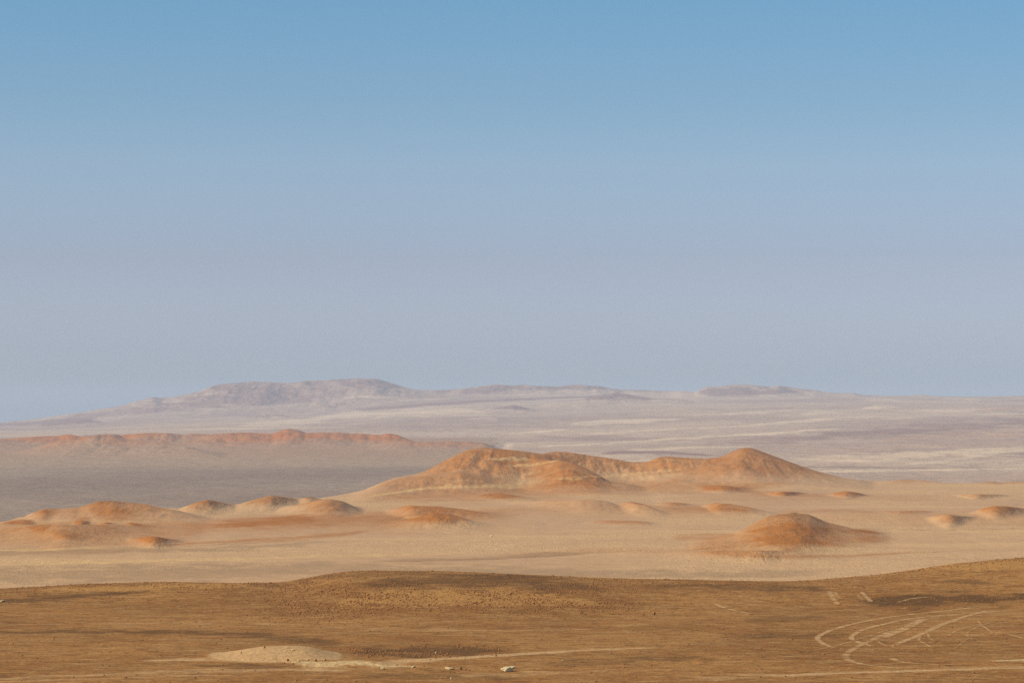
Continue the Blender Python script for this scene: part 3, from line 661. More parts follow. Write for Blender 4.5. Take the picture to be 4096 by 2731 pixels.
MK3 = np.zeros((Z3.size, 4)); px3, py3, d3 = PX3.ravel(), PY3.ravel(), D3.ravel()
HN = np.stack([h.ravel() for h in H3]); HT = HN.max(1)[:, None]
n3 = fbm(X3.ravel() / 250, d3 / 500, 4, 75); n3b = fbm(X3.ravel() / 420, d3 / 400, 3, 76)
for h, hh, tp in zip(RED_H, HN, HT):
    r = hh / max(tp[0], .1)
    MK3[:, RED] = np.maximum(MK3[:, RED], h.red * .95 * np.clip(1.5 * r * (1 + .5 * n3), 0, 1) ** .8 * np.clip(.85 + 1.2 * n3b, .25, 1.1))
MK3[:, RED] = np.maximum(MK3[:, RED], .22 * sstep(7600, 9000, d3) * (1 - sstep(1500, 2200, px3)))
FAR_PATCHES = [
 Patch(DARK, [(0,1960,60),(700,1930,55),(1500,1900,40),(1800,1880,20)], .5, .4),
 Patch(PALE, [(0,1862,10),(800,1855,8),(1700,1850,8)], .12, .4),
 Patch(DARK, [(330,1745,8),(430,1742,9),(500,1752,8)], .7),
 Patch(XTRA, [(560,1922,3),(760,1926,5),(960,1928,4)], .42, 2.5), Patch(XTRA, [(1050,1941,3),(1366,1946,4)], .38, 2.5), Patch(XTRA, [(1300,1934,3),(1490,1936,4)], .46, 2.5),
 Patch(XTRA, [(0,2000,10),(200,2006,10),(430,2012,6)], .42), Patch(XTRA, [(0,2045,14),(110,2045,14)], .38),
 # right: strips of pale sand and the blue grey gravel strip
 Patch(DARK, [(3250,1902,6),(3500,1908,12),(3800,1905,16),(4096,1895,20)], .3, .5),
 Patch(PALE, [(3260,1886,3),(3400,1882,6),(3700,1880,5),(4096,1873,4)], .9, .6),
 Patch(PALE, [(3100,1830,8),(3300,1832,16),(3500,1828,20),(3750,1812,20),(4096,1800,14)], .8),
 Patch(PALE, [(3600,1858,4),(3900,1848,6),(4096,1842,6)], .6), Patch(PALE, [(3650,1855,3),(3850,1835,6),(4000,1800,8)], .5),
 Patch(PALE, [(2400,1845,4),(2560,1840,6),(2700,1838,4)], .9), Patch(PALE, [(2480,1800,4),(2620,1795,7),(2760,1790,7),(3050,1784,5)], .7),
 Patch(DARK, [(2400,1812,4),(2550,1808,7),(2700,1812,7),(2860,1820,5)], .9),
 Patch(DARK, [(3150,1868,2),(3400,1867,4),(3750,1872,3)], .7), Patch(DARK, [(3450,1806,5),(3650,1810,7),(3850,1800,4)], .6),
 Patch(DARK, [(2730,1770,8),(3100,1758,16),(3500,1732,22),(3900,1704,26),(4096,1684,26)], .6),
 Patch(DARK, [(2100,1745,10),(2500,1755,14),(2800,1760,10)], .5),
 Patch(RED, [(3500,1760,10),(3800,1740,16),(4096,1730,20)], .5), Patch(RED, [(3900,1640,6),(4096,1632,10)], .5),
 Patch(RED, [(3200,1806,8),(3500,1790,10),(4096,1770,10)], .4),
 Patch(PALE, [(900,1702,6),(1200,1687,12),(1366,1662,16),(1700,1647,18),(1900,1646,11),(1990,1660,5)], .85, .8),
 Patch(PALE, [(650,1720,4),(900,1712,7),(1250,1710,8),(1500,1700,8)], .6),
 Patch(PALE, [(1366,1589,4),(1500,1587,6),(1600,1586,3)], .8), Patch(PALE, [(1450,1612,4),(1900,1586,5),(2200,1570,5),(2500,1556,4)], .55, .8),
 Patch(DARK, [(1366,1642,8),(1700,1620,7),(1900,1604,6),(2250,1590,4),(2500,1582,2)], .9, .6),
 Patch(PALE, [(2270,1698,5),(2450,1686,11),(2600,1681,9),(2740,1675,4)], 1.0, .6),
 Patch(PALE, [(1850,1680,8),(1950,1670,16),(2010,1690,6)], .5),
 Patch(PALE, [(2010,1736,3),(2150,1726,5),(2260,1718,3)], .8, .7), Patch(PALE, [(2290,1741,3),(2500,1726,4),(2732,1714,4),(3000,1702,6),(3350,1672,5)], .8, .8),
 Patch(PALE, [(1650,1758,3),(1900,1745,4),(2150,1760,5)], .4), Patch(PALE, [(2050,1790,3),(2300,1780,5),(2500,1768,5),(2732,1752,6),(3100,1732,6),(3450,1706,4)], .9, .8),
 Patch(PALE, [(2730,1668,5),(3000,1650,5),(3200,1640,6)], .6, 1.2), Patch(PALE, [(3200,1660,6),(3280,1646,9),(3380,1655,6)], .7),
 Patch(PALE, [(3440,1632,4),(3520,1625,8),(3600,1632,5)], .9), Patch(PALE, [(3640,1642,4),(3850,1640,6),(4000,1636,4)], .7),
 Patch(PALE, [(3400,1592,4),(3600,1604,8),(4096,1596,9)], .6, 1.2), Patch(PALE, [(3100,1690,4),(3400,1670,6),(4096,1655,5)], .6, 1.2),
 Patch(DARK, [(200,1680,10),(500,1650,14),(800,1620,24),(1000,1600,28),(1300,1590,20)], .6), Patch(DARK, [(850,1545,12),(1000,1560,20),(1200,1575,22)], .5),
 Patch(DARK, [(0,1698,10),(200,1688,10),(400,1680,8)], .8), Patch(PALE, [(420,1640,3),(560,1622,6),(700,1604,4)], .5),
 Patch(PALE, [(700,1668,4),(1000,1645,6),(1300,1625,4)], .4), Patch(PALE, [(1000,1580,5),(1030,1570,12),(1060,1580,5)], .4),
 Patch(DARK, [(1366,1532,8),(1500,1535,10),(1600,1548,5)], .6), Patch(DARK, [(1850,1568,8),(1940,1562,12),(2060,1548,8)], .8),
 Patch(DARK, [(2050,1552,5),(2250,1552,5),(2450,1555,4)], .4), Patch(DARK, [(2350,1590,6),(2464,1580,9),(2600,1596,6)], .7),
 Patch(DARK, [(1990,1632,4),(2060,1626,7),(2120,1636,4)], .8), Patch(DARK, [(2800,1572,10),(2950,1575,16),(3050,1570,10),(3200,1565,4)], .7),
 Patch(DARK, [(2850,1650,4),(3000,1638,4),(3200,1630,3)], .5),
]
paint(FAR_PATCHES, px3, py3, MK3, 80)
hb = HN.argmax(0); hv = HN.max(0); rel = hv / np.maximum(HT[hb, 0], .1)
own3 = np.where((rel > .22) & (hv > 3), hb + 1, 0)
own3 = np.where((own3 == 0) & (px3 > 1990 + 60 * n3) & (d3 > np.where(px3 > 2950, 0, 6650 + 250 * n3)), len(RED_H) + 1, own3).reshape(Z3.shape)
b3 = sstep(6200, 9500, D3) * sstep(1900, 2600, PX3)
P3_ = build_zone(D3, Z3, MK3.reshape(*Z3.shape, 4), MAT_PLAIN, own3, [('plain', 'wide flat grey gravel plain behind the orange dunes')] + [(h.name, h.label) for h in RED_H] + [('slope', 'pinkish grey slope with strips of pale sand rising at right')], {len(RED_H) + 1: MAT_FAR})

# ------------------------------------------------------------------ ZONE 4: hazy far slopes and the plateau on the horizon
far_sky = [(-300,1697),(0,1691),(35,1685),(116,1679),(238,1660),(319,1650),(401,1635),(494,1621),(534,1607),(581,1595),(616,1588),(645,1591),(697,1587),(755,1575),(813,1559),(848,1543),(894,1534),
 (958,1530),(1011,1525),(1075,1527),(1138,1530),(1185,1530),(1220,1521),(1289,1521),(1366,1515),(1424,1512),(1500,1513),(1534,1521),(1581,1536),(1622,1549),(1656,1556),(1691,1560),
 (1784,1559),(1848,1553),(1912,1546),(1958,1538),(2005,1537),(2046,1542),(2092,1538),(2150,1543),(2191,1543),(2231,1546),(2272,1540),(2319,1537),(2365,1543),(2400,1543),(2446,1553),
 (2481,1557),(2586,1560),(2673,1564),(2732,1563),(2776,1568),(2806,1555),(2829,1546),(2869,1546),(2898,1543),(2933,1537),(2986,1537),(3020,1541),(3078,1546),(3113,1541),(3160,1548),
 (3212,1556),(3247,1559),(3264,1559),(3293,1567),(3369,1572),(3412,1571),(3444,1578),(3526,1582),(3636,1581),(3688,1577),(3746,1584),(3833,1586),(3950,1585),(4096,1581),(4400,1575)]
fcy = curve(far_sky, 1, 3)
FH = [
 Hill([(x, y, 25500) for x, y in far_sky if x < 1720], 2600, 1500, 'mountain', 'long flat topped hazy mountain on the left horizon', 0, 3, .45),
 Hill([(x, y, 25200) for x, y in far_sky if 1690 <= x <= 2590], 1300, 900, 'hill', 'row of small hazy hills on the horizon at the centre', 0, 3, .45),
 Hill([(x, y, 24500) for x, y in far_sky if 2770 <= x <= 3450], 1500, 900, 'hill', 'hazy rugged hill on the horizon right of centre', 0, 3, .45),
 Hill([(2230,1607,20500),(2330,1597,20600),(2400,1582,20800),(2464,1568,21000),(2530,1580,21000),(2600,1591,20900),(2720,1596,20800)], 900, 900, 'hill', 'pointed hazy hill below the horizon right of centre', 0, 8, .2),
 Hill([(1950,1637,18800),(2000,1629,18900),(2057,1619,19000),(2100,1630,19000),(2150,1646,18900)], 500, 500, 'hill', 'small dark hazy knoll on the pale slope at centre', 0, 8, .2),
 Hill([(180,1694,20800),(300,1679,21000),(330,1676,21000),(430,1692,20900)], 700, 700, 'hill', 'low hazy foothill of the far mountain at left', 0, 8, .2),
 Hill([(970,1668,20300),(1030,1655,20500),(1060,1653,20500),(1085,1662,20500),(1110,1655,20500),(1170,1665,20400)], 400, 400, 'hill', 'pair of tiny hazy knolls below the far mountain', 0, 6, .2),
 Hill([(1300,1626,23000),(1380,1606,23300),(1420,1600,23400),(1470,1608,23400),(1540,1616,23200)], 500, 500, 'hill', 'jagged hazy knoll below the right end of the far mountain', 0, 3, .45),
 Hill([(3440,1634,17600),(3520,1622,17700),(3600,1634,17600)], 350, 350, 'hill', 'small pale sand hill on the far right slope', 0, 8, .1),
]
D4 = np.repeat(inv_rows(12300, 27500, 330)[:, None], len(PXC), 1); PX4 = np.repeat(PXC[None], 330, 0); X4 = (PX4 - CX) / K * D4
z_end = far_base(PX4, D4)
rel4 = 6 * fbm(X4 / 900, D4 / 1500, 5, 91) * sstep(12300, 15000, D4)
H4 = [h.height(PX4, D4, far_base) for h in FH]
Z4 = z_end + rel4 + smax_sum(H4)
gl = fbm(X4 / 500, D4 / 2200, 5, 95); Z4 += 0.18 * H4[0] * gl * (1 - sstep(.8, 1, H4[0] / H4[0].max()))
Z4 = skyline_fix(Z4, D4, fcy, 700.0, 5, (D4 > 20000) & (D4 < 26500))
back = sstep(26000, 27500, D4); Z4 = Z4 * (1 - back) + -225 * back
PY4 = YH - K * Z4 / D4
MK4 = np.zeros((Z4.size, 4)); px4, py4 = PX4.ravel(), PY4.ravel()
paint(FAR_PATCHES, px4, py4, MK4, 80)
HN = np.stack([h.ravel() for h in H4]); HT = HN.max(1)[:, None]
hb = HN.argmax(0); hv = HN.max(0); rel = hv / np.maximum(HT[hb, 0], .1)
MK4[:, DARK] = np.clip(MK4[:, DARK] + .6 * sstep(.1, .6, rel) * np.clip(.75 + 1.1 * fbm(px4 / 60, py4 / 14, 4, 97), .15, 1.2) * (hb != 8), 0, 1)
own4 = np.where((rel > .2) & (hv > 4), hb + 1, 0).reshape(Z4.shape)
P4_ = build_zone(D4, Z4, MK4.reshape(*Z4.shape, 4), MAT_FAR, own4, [('slope', 'pale streaked desert slope fading into haze below the horizon')] + [(h.name, h.label) for h in FH])

# the desert floor beyond, out to the horizon all round
ang = np.linspace(0, 2 * math.pi, 97)[:-1]; V = [(0, 0, -229)]; F = []
for r in (9000, 27000, 45000): V += [(r * math.sin(a), r * math.cos(a), -229) for a in ang]
V = np.array(V, float); n = 96
for i in range(n): F.append((0, 1 + (i + 1) % n, 1 + i))
tri = np.array(F); quads = []
for k in range(2):
    for i in range(n):
        a = 1 + k * n + i; b2 = 1 + k * n + (i + 1) % n; quads.append((a, b2, b2 + n, a + n))
tri = np.concatenate([tri, np.array([(a, b, c) for a, b, c, d in quads]), np.array([(a, c, d) for a, b, c, d in quads])])
mesh_obj('desert_floor', V, tri[:, ::-1], MAT_FAR, np.zeros((len(V), 4)), None, 'structure', 'flat desert floor reaching to the horizon')
#@@DETAIL
# ------------------------------------------------------------------ tyre tracks pressed into the gravel, each a shallow strip of turned up pale sand
def spline(pts, n=14):
    p = [np.array(q, float) for q in pts]; p = [2 * p[0] - p[1]] + p + [2 * p[-1] - p[-2]]; out = []
    for i in range(1, len(p) - 2):
        for t in np.linspace(0, 1, n, endpoint=False):
            a, b, c, d = p[i - 1:i + 3]
            out.append(.5 * (2 * b + (c - a) * t + (2 * a - 5 * b + 4 * c - d) * t * t + (3 * b - a - 3 * c + d) * t ** 3))
    return np.array(out + [p[-2]])

def tyre_track(pts, width, strength, label):
    width *= .9; strength *= 1.0
    q = spline([(x, y) for x, y in pts]); w = np.array([ground_at(x, y) for x, y in q])[:, :2]
    seg = np.r_[0, np.cumsum(np.linalg.norm(np.diff(w, axis=0), axis=1))]
    n = max(8, int(seg[-1] / 0.45)); sN = np.linspace(0, seg[-1], n)
    k = np.ones(5) / 5
    w = np.stack([np.interp(sN, seg, w[:, i]) for i in (0, 1)], 1)
    w = np.stack([np.convolve(np.pad(w[:, i], 2, mode='edge'), k, 'valid') for i in (0, 1)], 1)
    tg = np.gradient(w, axis=0); tg /= np.maximum(np.linalg.norm(tg, axis=1, keepdims=True), 1e-6)
    nr = np.stack([-tg[:, 1], tg[:, 0]], 1)
    off = np.array([-1, -.6, -.25, .25, .6, 1.]) * width * .5; prof = np.array([0, .8, 1, 1, .8, 0]); lift = np.array([.012, .05, .035, .035, .05, .012])
    wv = width * .25 * fbm(sN / 2.5, sN * 0 + pts[0][0], 3, 7)
    XY = w[:, None] + nr[:, None] * (off[None, :, None] * (1 + .3 * fbm(sN / 1.2, sN * 0 + 3, 3, 8))[:, None, None] + wv[:, None, None])
    z = ground_z(XY[..., 0].ravel(), XY[..., 1].ravel()).reshape(n, 6) + lift
    V = np.concatenate([XY, z[..., None]], 2).reshape(-1, 3)
    mk = near_masks(CX + K * V[:, 0] / V[:, 1], YH - K * V[:, 2] / V[:, 1], V[:, 1], np.zeros(len(V)), None)
    ends = sstep(0, 4, sN) * sstep(0, 4, sN[-1] - sN)
    f = (prof[None] * (ends * (.85 + 1.1 * fbm(sN / 3.5, sN * 0 + pts[0][1], 4, 9)))[:, None]).ravel() * strength
    mk[:, PALE] = np.maximum(mk[:, PALE], np.clip(f, 0, 1)); mk[:, DARK] *= 1 - np.clip(f, 0, 1)
    i = np.arange(n * 6).reshape(n, 6)
    F = np.stack([i[:-1, :-1], i[:-1, 1:], i[1:, 1:], i[1:, :-1]], 2).reshape(-1, 4)
    mesh_obj('tyre_track', V, F[:, ::-1], MAT_NEAR, mk, None, 'structure', label)
TR = [
 ([(4110,2436),(3980,2448),(3860,2474),(3760,2502),(3700,2522)], 1.0, .6, 'long faint tyre track sweeping in from the right edge'),
 ([(4110,2462),(4010,2478),(3930,2500),(3880,2522),(3868,2540),(3900,2560)], .9, .6, 'faint hooked tyre track near the right edge'),
 ([(4110,2492),(4040,2500),(3985,2516),(3960,2540)], .8, .5, 'short faint tyre track at the far right'),
 ([(4110,2583),(3950,2590),(3700,2600),(3450,2606),(3200,2612)], .8, .55, 'straight thin tyre track below the turning tracks'),
 ([(3990,2418),(3760,2436),(3520,2462),(3300,2492),(3060,2512),(2800,2524)], .9, .5, 'long thin tyre track along the foot of the ridge'),
 ([(3920,2426),(3733,2447),(3581,2464),(3467,2483),(3390,2500),(3326,2519),(3284,2538),(3270,2550),(3280,2565),(3303,2578),(3345,2593)], 1.5, 1.0, 'outermost hairpin tyre track at right'),
 ([(4020,2440),(3920,2450),(3771,2460),(3619,2477),(3524,2498),(3467,2513),(3429,2529),(3408,2544),(3408,2555),(3424,2563),(3459,2574),(3497,2586)], 1.5, 1.0, 'second hairpin tyre track at right'),
 ([(3700,2474),(3669,2487),(3619,2513),(3581,2529),(3543,2544),(3528,2551)], 2.6, 1.0, 'broad pale straight tyre track inside the hairpins'),
 ([(3960,2440),(3870,2462),(3794,2487),(3733,2513),(3684,2536),(3638,2555),(3600,2570),(3566,2585)], 1.9, .9, 'long oblique tyre track at right'),
 ([(3669,2492),(3600,2515),(3543,2532),(3505,2551),(3467,2567),(3429,2586),(3398,2605),(3383,2622),(3392,2636),(3429,2651),(3486,2660),(3562,2668),(3660,2674)], 1.9, .75, 'wide turning tyre track that swings round at lower right'),
 ([(3535,2626),(3566,2631),(3600,2645),(3657,2652),(3733,2656),(3800,2660)], 1.8, .75, 'short curved tyre track at lower right'),
 ([(3516,2560),(3522,2572),(3562,2584),(3625,2596)], 1.0, .75, 'small hook shaped tyre track'),
 ([(3912,2480),(3931,2502),(3970,2525),(4019,2532),(4110,2556)], .9, .8, 'thin tyre track near the right edge'),
 ([(3686,2543),(3676,2555),(3688,2567),(3738,2593)], .8, .75, 'thin bent tyre track below the oblique one'),
 ([(3712,2528),(3718,2548),(3746,2566)], .8, .7, 'thin short tyre track beside the bent one'),
 ([(3660,2487),(3560,2515),(3460,2548),(3330,2585),(3200,2608)], .8, .7, 'thin tyre track running down left through the hairpins'),
 ([(4096,2470),(3990,2485),(3900,2500),(3830,2520),(3790,2545)], .8, .6, 'faint tyre track at the right edge'),
 ([(3810,2600),(3850,2570),(3890,2545),(3960,2530)], .7, .55, 'faint crossing tyre track at right'),
 ([(3314,2360),(3330,2388),(3354,2420)], 1.8, .8, 'left skid mark on the dark slope at right'),
 ([(3336,2363),(3352,2385),(3366,2398)], 1.4, .7, 'second skid mark on the dark slope at right'),
 ([(3446,2363),(3467,2388),(3488,2408)], 1.6, .9, 'right skid mark on the dark slope at right'),
 ([(3428,2372),(3445,2392),(3456,2402)], 1.3, .6, 'faint skid mark left of the right one'),
 ([(3371,2338),(3420,2346),(3470,2353),(3600,2362)], .9, .8, 'thin tyre track along the ridge at right'),
 ([(3580,2412),(3620,2400),(3660,2391),(3760,2384)], 1.1, .8, 'pale tyre track over the dark gravel at right'),
 ([(3595,2436),(3630,2428),(3650,2424)], 1.6, .8, 'short pale scrape on the dark gravel at right'),
 ([(2852,2406),(2887,2426),(2940,2440),(3010,2455)], 1.3, .9, 'bent tyre track on the slope right of centre'),
 ([(640,2432),(700,2428),(722,2422),(690,2416)], 1.2, .6, 'faint loop of a tyre track on the left flat'),
]
for a_ in TR: tyre_track(*a_)

# ------------------------------------------------------------------ stones
def rock_material(name, c1, c2, sc, bump):
    m, nt, b = new_mat(name); q = NB(nt)
    tc_ = nt.nodes.new('ShaderNodeTexCoord')
    n1 = q.noise(sc, 5, .65); n2 = q.noise(sc * 4, 4, .6)
    oi = nt.nodes.new('ShaderNodeObjectInfo')
    f = q.math('ADD', q.smooth(n1, .35, .65, 0, .8), q.math('MULTIPLY', q.math('SUBTRACT', oi.outputs['Random'], .5), .5), True)
    q.link(q.mix(f, c1, c2), b.inputs['Base Color']); q.bump(q.math('ADD', n1, q.math('MULTIPLY', n2, .4)), bump, .8, b)
    return m
MAT_STONE = rock_material('brown_stone', alb(140, 94, 54), alb(186, 132, 80), 2.2, .06)
MAT_CREAM = rock_material('cream_rock', alb(206, 178, 130), alb(186, 154, 106), 1.8, .09)
MAT_BOULDER = rock_material('boulder_rock', alb(226, 206, 160), alb(206, 180, 130), 1.8, .09)
MAT_WHITE = rock_material('white_rock', alb(214, 196, 166), alb(200, 178, 144), 1.8, .05)
from mathutils import noise as mnoise

def rock_mesh(name, seed, subdiv, size, mat, rough=.35, freq=1.1, shape=None):
    bm = bmesh.new(); bmesh.ops.create_icosphere(bm, subdivisions=subdiv, radius=1)
    o = Vector((seed * 7.3, seed * 3.1, seed * 5.7))
    for v in bm.verts:
        p = v.co.copy(); n = mnoise.fractal(p * freq + o, 1.0, 2.0, 5)
        c = mnoise.cell(p * freq * 1.6 + o) - .5 if subdiv > 2 else 0
        q = p * (1 + rough * n + .10 * c)
        for k in range(5):                       # broken facets
            d = Vector((math.sin(seed * 2.1 + k * 2.4), math.cos(seed * 1.3 + k * 1.9), math.sin(seed + k * 1.1) * .7)).normalized()
            t_ = q.dot(d) - (.62 + .1 * math.sin(seed + k))
            if t_ > 0: q -= d * t_ * .8
        if shape: q = shape(q)
        v.co = Vector((q.x * size[0], q.y * size[1], q.z * size[2]))
    lo = min(v.co.z for v in bm.verts)
    base = lo * .55
    for v in bm.verts:
        if v.co.z < base: v.co.z = base + (v.co.z - base) * .2
        v.co.z -= base
    for f in bm.faces: f.smooth = subdiv > 2
    me = bpy.data.meshes.new(name); bm.to_mesh(me); bm.free(); me.materials.append(mat)
    return me

def put(name, me, px, py, label, cat, rot=0, scale=1, group=None, sink=.02):
    o = bpy.data.objects.new(name, me); C.objects.link(o)
    p = ground_at(px, py); o.location = (p[0], p[1], p[2] - sink); o.rotation_euler = (0, 0, rot)
    o.scale = (scale,) * 3 if np.isscalar(scale) else scale
    o['label'] = label; o['category'] = cat
    if group: o['group'] = group
    return o
def boulder_shape(q):
    x = q.x
    z = q.z * (1 - .35 * max(0, -x - .1)) + (.10 if -.45 < x < -.05 else 0) * max(q.z, 0)
    if x > .45 and q.z < .25: x = x - .28 * (x - .45) / .55 * (1 + (.25 - q.z))   # undercut right end
    if .30 < q.x < .52 and q.y < 0: z -= .13 * (1 - abs(q.x - .41) / .11)            # crack
    return Vector((x, q.y, z))
put('boulder', rock_mesh('boulder', 4.2, 5, (1.30, .85, .56), MAT_BOULDER, .26, 1.4, boulder_shape), 2031, 2684, 'cream coloured boulder with a dark cleft lying alone on the gravel', 'boulder', .08)

def small(px, py, wpx, hpx, mat, seed, label, cat='rock', name='rock'):
    d = ground_at(px, py)[1]; w = wpx / K * d; h = hpx / K * d
    return put(name, rock_mesh(name, seed, 3, (w * .52, w * .4, h * .85), mat, .35, 1.3), px, py, label, cat, seed)
small(10, 2407, 24, 8, MAT_CREAM, 1.2, 'flat white rock at the left edge on the dark crest band')
small(1172, 2600, 20, 5, MAT_CREAM, 2.2, 'low pale crumbly rock lying on the pale sand mound')
small(1058, 2591, 9, 7, MAT_STONE, 3.3, 'dark stone near the top of the pale sand mound', 'stone')
small(965, 2612, 7, 5, MAT_STONE, 3.9, 'tiny dark stone on the left shoulder of the pale sand mound', 'stone')
small(1515, 2671, 9, 6, MAT_STONE, 5.1, 'dark chip left of the cream slab below the pale track', 'stone')
small(1531, 2677, 22, 9, MAT_CREAM, 6.2, 'cream slab right of a dark chip below the pale track')
small(1655, 2668, 22, 7, MAT_CREAM, 7.4, 'flat cream slab between two dark chips right of the sand mound')
small(1694, 2664, 14, 5, MAT_STONE, 8.4, 'dark flat chip right of the flat cream slab', 'stone')
small(1795, 2677, 44, 9, MAT_CREAM, 9.1, 'long low cream rock beside a reddish stone, left of the boulder')
small(1842, 2676, 16, 10, MAT_STONE, 10.7, 'reddish stone at the right end of the long low cream rock', 'stone')
small(1862, 2678, 9, 8, MAT_STONE, 11.5, 'smaller reddish stone nearest the boulder on its left', 'stone')
small(1805, 2716, 9, 6, MAT_WHITE, 12.3, 'tiny white stone at the bottom below the long low cream rock', 'stone')
small(2252, 2643, 9, 5, MAT_WHITE, 13.3, 'tiny white stone on grey gravel up right of the boulder', 'stone')
small(1743, 2612, 8, 5, MAT_WHITE, 14.1, 'tiny white stone on the darkest gravel patch', 'stone')
small(3666, 2582, 5, 4, MAT_WHITE, 16.2, 'tiny white stone among the hairpin tyre tracks', 'stone')
small(2616, 2458, 16, 11, MAT_STONE, 17.4, 'lone dark stone on the slope right of the rubble', 'stone')
small(2572, 2457, 10, 8, MAT_STONE, 18.4, 'lone dark stone just left of a bigger one right of the rubble', 'stone')
small(2610, 2546, 9, 6, MAT_STONE, 19.4, 'lone dark stone on the flat below the slope right of centre', 'stone')
small(2133, 2415, 14, 10, MAT_STONE, 20.4, 'biggest dark stone at the right side of the rubble slope', 'stone')
for k, (x_, y_, w_) in enumerate([(1150,2642,13),(1195,2646,11),(1172,2656,9),(1232,2640,10),(1262,2644,14),(1300,2640,12)]):
    small(x_, y_, w_, w_ * .65, MAT_CREAM if k % 2 else MAT_STONE, 30.3 + k * 1.7,
          ['dark lump at the left end of the cream rock bank','cream lump second from the left on the cream rock bank','small dark lump below the left end of the cream rock bank',
           'cream lump in the middle of the cream rock bank','dark lump right of the middle of the cream rock bank','cream lump nearest the right end of the cream rock bank'][k])

# stones strewn over the ridge: the largest singly, the rest as one bed of rubble
rng = np.random.default_rng(5)
def scatter(n, area):
    """n points (x, y) spread over the ridge where area(px, py, D, masks) is high"""
    out = np.zeros((0, 2))
    while len(out) < n:
        px = rng.uniform(-60, 4150, 60000); D = 1 / rng.uniform(1 / 720, 1 / 400, 60000)
        x = (px - CX) / K * D; z = ground_z(x, D); py = YH - K * z / D
        top = ncy(px)
        dens = area(px, py, D, top, fbm(x / 9, D / 14, 3, 61))
        k = rng.uniform(0, 1, 60000) < dens * (D < ncd(px) + 3) * (near_mound(px, D) < .03)
        out = np.concatenate([out, np.stack([x[k], D[k]], 1)])
    return out[:n]
def box(px, py, x0, x1, y0, y1, sx=120, sy=14):
    return sstep(x0 - sx, x0 + sx, px) * (1 - sstep(x1 - sx, x1 + sx, px)) * sstep(y0 - sy, y0 + sy, py) * (1 - sstep(y1 - sy, y1 + sy, py))
def a_rubble(px, py, D, top, n): return box(px, py, 1330, 2350, 2362, 2425) * (.45 + 1.3 * n)
def a_right(px, py, D, top, n): return sstep(3500, 3800, px) * np.exp(-np.maximum(py - top, 0) / 18) * (.6 + 1.2 * n)
def a_left(px, py, D, top, n): return (1 - sstep(1100, 1220, px)) * np.exp(-np.maximum(py - top, 0) / 14) * (.6 + 1.2 * n)
def a_mid(px, py, D, top, n): return sstep(1180, 1300, px) * (1 - sstep(2500, 2900, px)) * np.exp(-np.maximum(py - top, 0) / 10) * (.6 + 1.2 * n)
def a_all(px, py, D, top, n):
    ridge = np.exp(-np.maximum(py - top, 0) / 26) * .5
    rub = box(px, py, 1150, 2500, 2345, 2450, 160, 24) * 1.0
    left_slope = box(px, py, 1050, 1500, 2310, 2480, 120, 30) * .5
    dk = box(px, py, 1380, 2000, 2585, 2625, 60, 8) * .35 + box(px, py, 3450, 4200, 2380, 2420, 80, 8) * .3
    return np.clip((ridge + rub + left_slope + dk + .012) * (.55 + 1.4 * n), 0, 1)
protos = [rock_mesh('stone', 50 + 3.7 * k, 2, (1, .9, .8), MAT_STONE, .38, 1.2) for k in range(7)]
for n_, area, smin, smax, label, group in [
    (130, a_rubble, .20, .42, 'brown stone lying in the rubble on the sunlit front of the ridge', 'brown stones in the rubble on the front of the ridge'),
    (62, a_right, .16, .34, 'brown stone on the stony crest at the right end of the ridge', 'brown stones on the crest at the right end of the ridge'),
    (52, a_left, .14, .28, 'small brown stone on the crest at the left end of the ridge', 'brown stones on the crest at the left end of the ridge'),
    (34, a_mid, .14, .28, 'small brown stone along the highest part of the ridge crest', 'brown stones along the highest part of the ridge crest')]:
    pts = scatter(n_, area); zs = ground_z(pts[:, 0], pts[:, 1])
    for (x_, d_), z_ in zip(pts, zs):
        o = bpy.data.objects.new('stone', protos[int(rng.integers(7))]); C.objects.link(o)
        s_ = float(rng.uniform(0, 1) ** 2 * (smax - smin) + smin)
        o.location = (x_, d_, z_ - .04 * s_); o.scale = (s_ * rng.uniform(.8, 1.3), s_, s_ * rng.uniform(.6, .95)); o.rotation_euler = (rng.uniform(-.3, .3), rng.uniform(-.3, .3), rng.uniform(0, 6.28))
        o['label'] = label; o['category'] = 'stone'; o['group'] = group
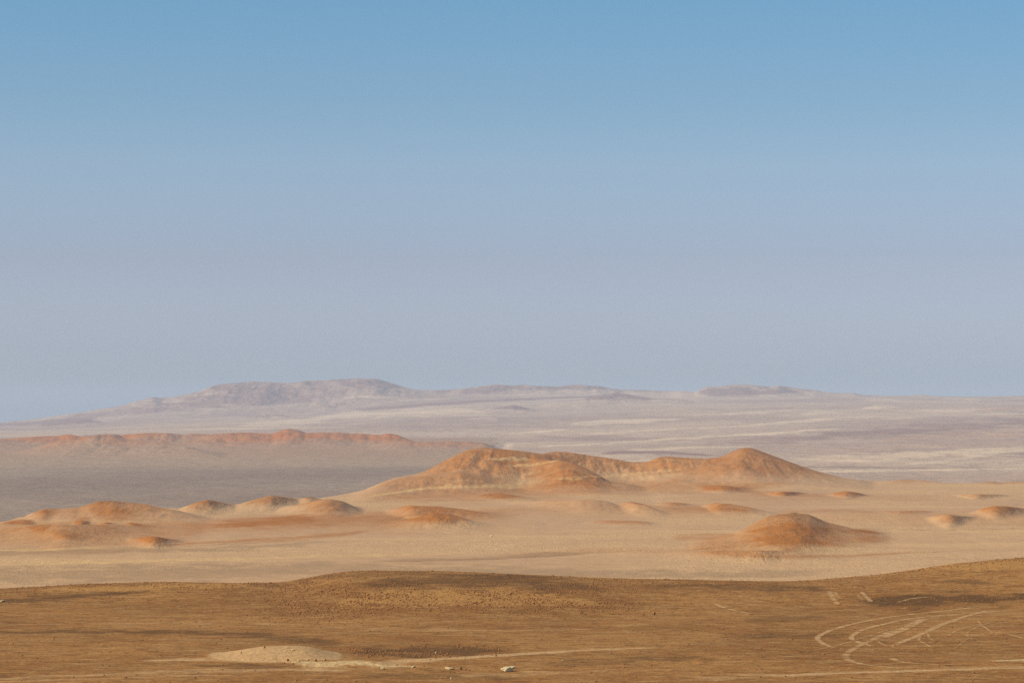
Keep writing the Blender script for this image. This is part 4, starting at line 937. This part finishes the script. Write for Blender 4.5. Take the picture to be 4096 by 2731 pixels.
# bed of small stones
pts = scatter(15000, a_all); zs = ground_z(pts[:, 0], pts[:, 1])
bm = bmesh.new(); bmesh.ops.create_icosphere(bm, subdivisions=1, radius=1)
bv = np.array([v.co[:] for v in bm.verts]); bf = np.array([[v.index for v in f.verts] for f in bm.faces]); bm.free()
N_ = len(pts); sc_ = .05 + .17 * rng.uniform(0, 1, N_) ** 2.5
vv = bv[None] * (1 + rng.uniform(-.28, .28, (N_, len(bv), 1))); an = rng.uniform(0, 6.28, N_); ca, sa = np.cos(an)[:, None], np.sin(an)[:, None]
vx = vv[..., 0] * ca - vv[..., 1] * sa; vy = vv[..., 0] * sa + vv[..., 1] * ca
el = rng.uniform(.75, 1.35, (N_, 1))
vv = np.stack([vx * el, vy, vv[..., 2] * rng.uniform(.55, .9, (N_, 1)) + .25], 2) * sc_[:, None, None] + np.stack([pts[:, 0], pts[:, 1], zs], 1)[:, None]
ff = (bf[None] + (np.arange(N_) * len(bv))[:, None, None]).reshape(-1, 3)
mesh_obj('rubble', vv.reshape(-1, 3), ff, MAT_STONE, None, None, 'stuff', 'small brown stones strewn over the foreground ridge')

# white block far out on the dune sand
def mid_at(px, py):
    j = int(np.argmin(np.abs(PXC[:NIN] - px))); v = Z2[:, j] / D2[:, j]; k = int(np.argmax(v >= -(py - YH) / K)); return np.array([(px - CX) / K * D2[k, j], D2[k, j], Z2[k, j]])
def mid_block(px, py, wpx, hpx, seed, label):
    p = mid_at(px, py); w = wpx / K * p[1]
    o = bpy.data.objects.new('rock', rock_mesh('rock', seed, 3, (w * .5, w * .45, hpx / K * p[1] * .85), MAT_WHITE, .2, 1.0)); C.objects.link(o)
    o.location = p - np.array([0, 0, .1]); o['label'] = label; o['category'] = 'rock'
mid_block(1965, 2146, 11, 5, 61.1, 'small white block alone on the pale sand of the dune field')
mid_block(1306, 2254, 5, 3, 62.4, 'tiny white speck of rock on the flat sand behind the ridge')
#@@END

# ------------------------------------------------------------------ haze: one box of even pale air round everything
def haze_box():
    bm = bmesh.new(); bmesh.ops.create_cube(bm, size=1)
    for v in bm.verts: v.co = (v.co.x * 92000, v.co.y * 92000, -230.5 if v.co.z < 0 else 320)
    me = bpy.data.meshes.new('haze'); bm.to_mesh(me); bm.free()
    m = bpy.data.materials.new('haze'); m.use_nodes = True; nt = m.node_tree; nt.nodes.clear()
    out = nt.nodes.new('ShaderNodeOutputMaterial'); pv = nt.nodes.new('ShaderNodeVolumePrincipled')
    pv.inputs['Color'].default_value = (*HAZE_COLOR, 1); pv.inputs['Density'].default_value = HAZE_DENSITY
    nt.links.new(pv.outputs[0], out.inputs['Volume']); me.materials.append(m)
    o = bpy.data.objects.new('haze', me); C.objects.link(o); o['kind'] = 'stuff'
haze_box()
